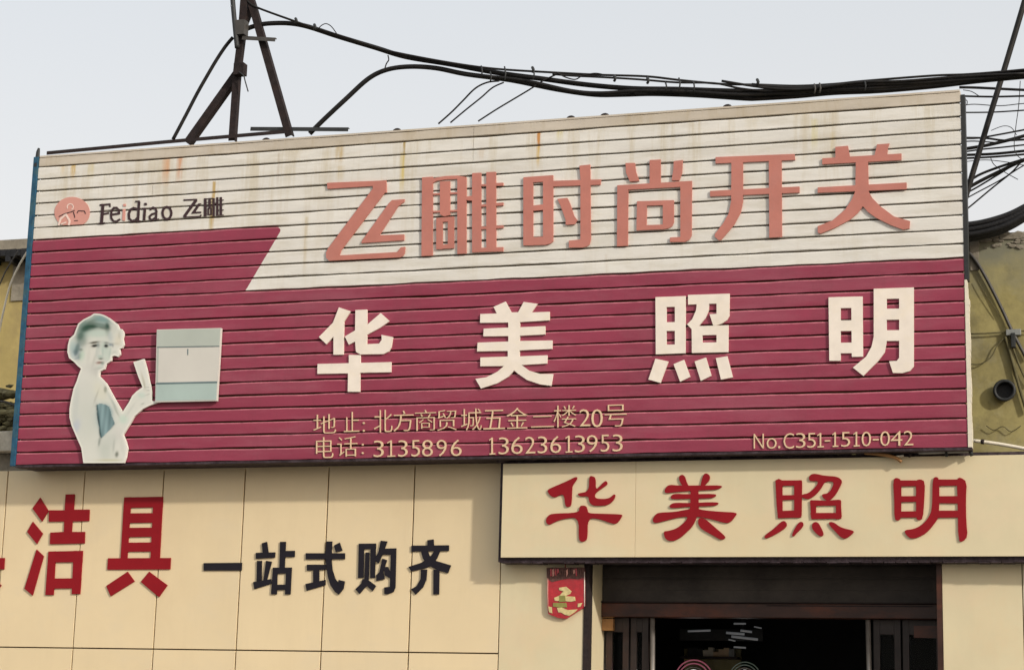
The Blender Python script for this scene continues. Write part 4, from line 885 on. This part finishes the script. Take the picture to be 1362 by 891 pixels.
cable([(310,50),(300,62),(288,80),(275,102),(262,125),(248,152),(230,186)], 4.6, 'slack dark cable bowed down left of the tripod', Y=YT+.02)
cable([(583,165),(600,150),(615,135),(632,118),(648,110),(664,108)], 2.2, 'leftmost of three thin drop wires to the sign top')
cable([(599,163.5),(620,146),(640,130),(655,117),(670,110)], 2.0, 'middle of three thin drop wires to the sign top')
cable([(636,161.5),(660,146),(680,134),(705,119),(722,108),(745,97)], 2.0, 'rightmost of three thin drop wires to the sign top')
cable([(423,39),(428,34),(434,32),(441,36),(449,47)], 1.2, 'small wire loop standing on the cable near the tripod', dy=-.03)
cable([(516,74),(517,80),(514,85),(512,91)], 1.6, 'twisted tie between the upper and lower thick cables', dy=.0)
ti = thing('cable_ties', 'wire ties and knots wound round the cable bundle', 'ties', tuple(at(700,100,YCab(700))))
for px, y0, y1 in ((640,88,102),(671,89,108),(652,96,109),(709,92,106),(903,104,120),(1083,112,125),(1090,111,124),(1150,108,121),(885,110,120),(922,108,122),(393,25,31),(418,33,40),(1007,106,113),(708,90,96),(817,101,108),(861,104,111)):
    tubeo('tie', [at(px,y0,YCab(px)-.05),at(px+1.5,(y0+y1)/2,YCab(px)-.07),at(px,y1,YCab(px)-.05)], .007 if y1-y0 > 8 else .013, CABG if px in (1083,1090) else DARKM, ti, 6, 2)
G2 = 'wires right of the sign'
R_ = [([(1276,116.5),(1300,117),(1362,120),(1400,121)],3.2,'topmost level wire right of the sign corner',.4),([(1276,128),(1320,129),(1362,128),(1400,127)],2.4,'second level wire below the topmost one',.5),
 ([(1278,150),(1320,149.5),(1362,147),(1400,145)],1.8,'lone level wire in the widest gap of sky',.6),([(1278,184),(1300,184),(1330,179),(1362,173),(1400,166)],2.2,'wire curving up to the right below the lone one',.7),
 ([(1278,183.5),(1310,184),(1335,187),(1362,186),(1400,184)],2.6,'slightly drooping wire crossing the rising one',.8),([(1278,199),(1310,194),(1340,187),(1362,181),(1400,170)],4.2,'thick wire rising to the right in the tangle',.9),
 ([(1278,206.5),(1320,205),(1362,201),(1400,197)],3.4,'upper of two close parallel wires',1.0),([(1278,211),(1320,209),(1362,205.5),(1400,202)],2.6,'lower of two close parallel wires',1.0),
 ([(1278,189),(1296,188),(1325,190)],1.6,'short thin wire ending inside the tangle',.8),
 ([(1278,250),(1300,234),(1330,222),(1362,212),(1400,200)],3.2,'top wire of the fan spreading from the sign edge',1.1),([(1278,256),(1300,243),(1330,228),(1362,213.5),(1400,203)],4.4,'thickest wire of the fan',1.15),
 ([(1278,261),(1300,249),(1325,234),(1350,219),(1370,211)],2.2,'third wire of the fan',1.2),([(1278,284),(1290,275),(1320,250),(1345,230),(1358,216),(1370,205)],2.0,'lowest thin wire of the fan',1.25),
 ([(1357,108),(1355,140),(1351,170),(1349,196),(1354,208),(1362,213)],.9,'hair thin wire hanging down through the tangle',.5),([(1317,208),(1322,219),(1336,229),(1354,239)],1.0,'loose thin wire end curling below the tangle',.9),
 ([(1318,174),(1334,168),(1345,170),(1352,180)],.9,'hair thin wire arching above the tangle',.9),([(1281,120),(1292,122),(1302,128)],1.0,'short thin wire curl by the sign corner',.3),([(1282,133),(1286,134),(1286,139),(1282,142)],1.0,'tiny wire ring on the sign edge',.2),
 ([(1278,141),(1296,139),(1330,141),(1362,138),(1400,137)],1.1,'hair thin level wire near the top of the tangle',.45),
 ([(1278,203),(1305,199),(1335,196),(1362,193),(1400,190)],2.0,'wire just above the close parallel pair',.95),
 ([(1278,216),(1310,213),(1340,216),(1362,220)],1.0,'hair thin wire dipping below the parallel pair',1.0),([(1278,268),(1300,256),(1330,240),(1362,220),(1390,206)],1.6,'fourth thin wire of the fan',1.2),
 
 ([(1378,-60),(1366,-10),(1353,35),(1335,95),(1318,150),(1300,210),(1288,250),(1278,285)],6.6,'heavy black cable dropping steeply down the right side',.25)]
for pts_, wpx, lab, Y in R_: cable(pts_, wpx, lab, RUBBER, 0, Y, G2)
bd_ = thing('cable_bundle', 'thick black cable bundle sagging over the roof edge of the olive wall', 'cable bundle', tuple(at(1320,310,.40)))
for i in range(9):
    ox, oy = random.uniform(-6,6), -9+i*2.2
    pts_ = [(1270,310+oy+random.uniform(-1,1)),(1300,306+oy),(1325,300+oy),(1345,292+oy*.9),(1365,281+oy*.8),(1410,256+oy*.7)]
    tubeo('cable', [at(x,y,.36+.03*(i%3)) for x, y in pts_], .024+.006*(i%3), TARP, bd_)
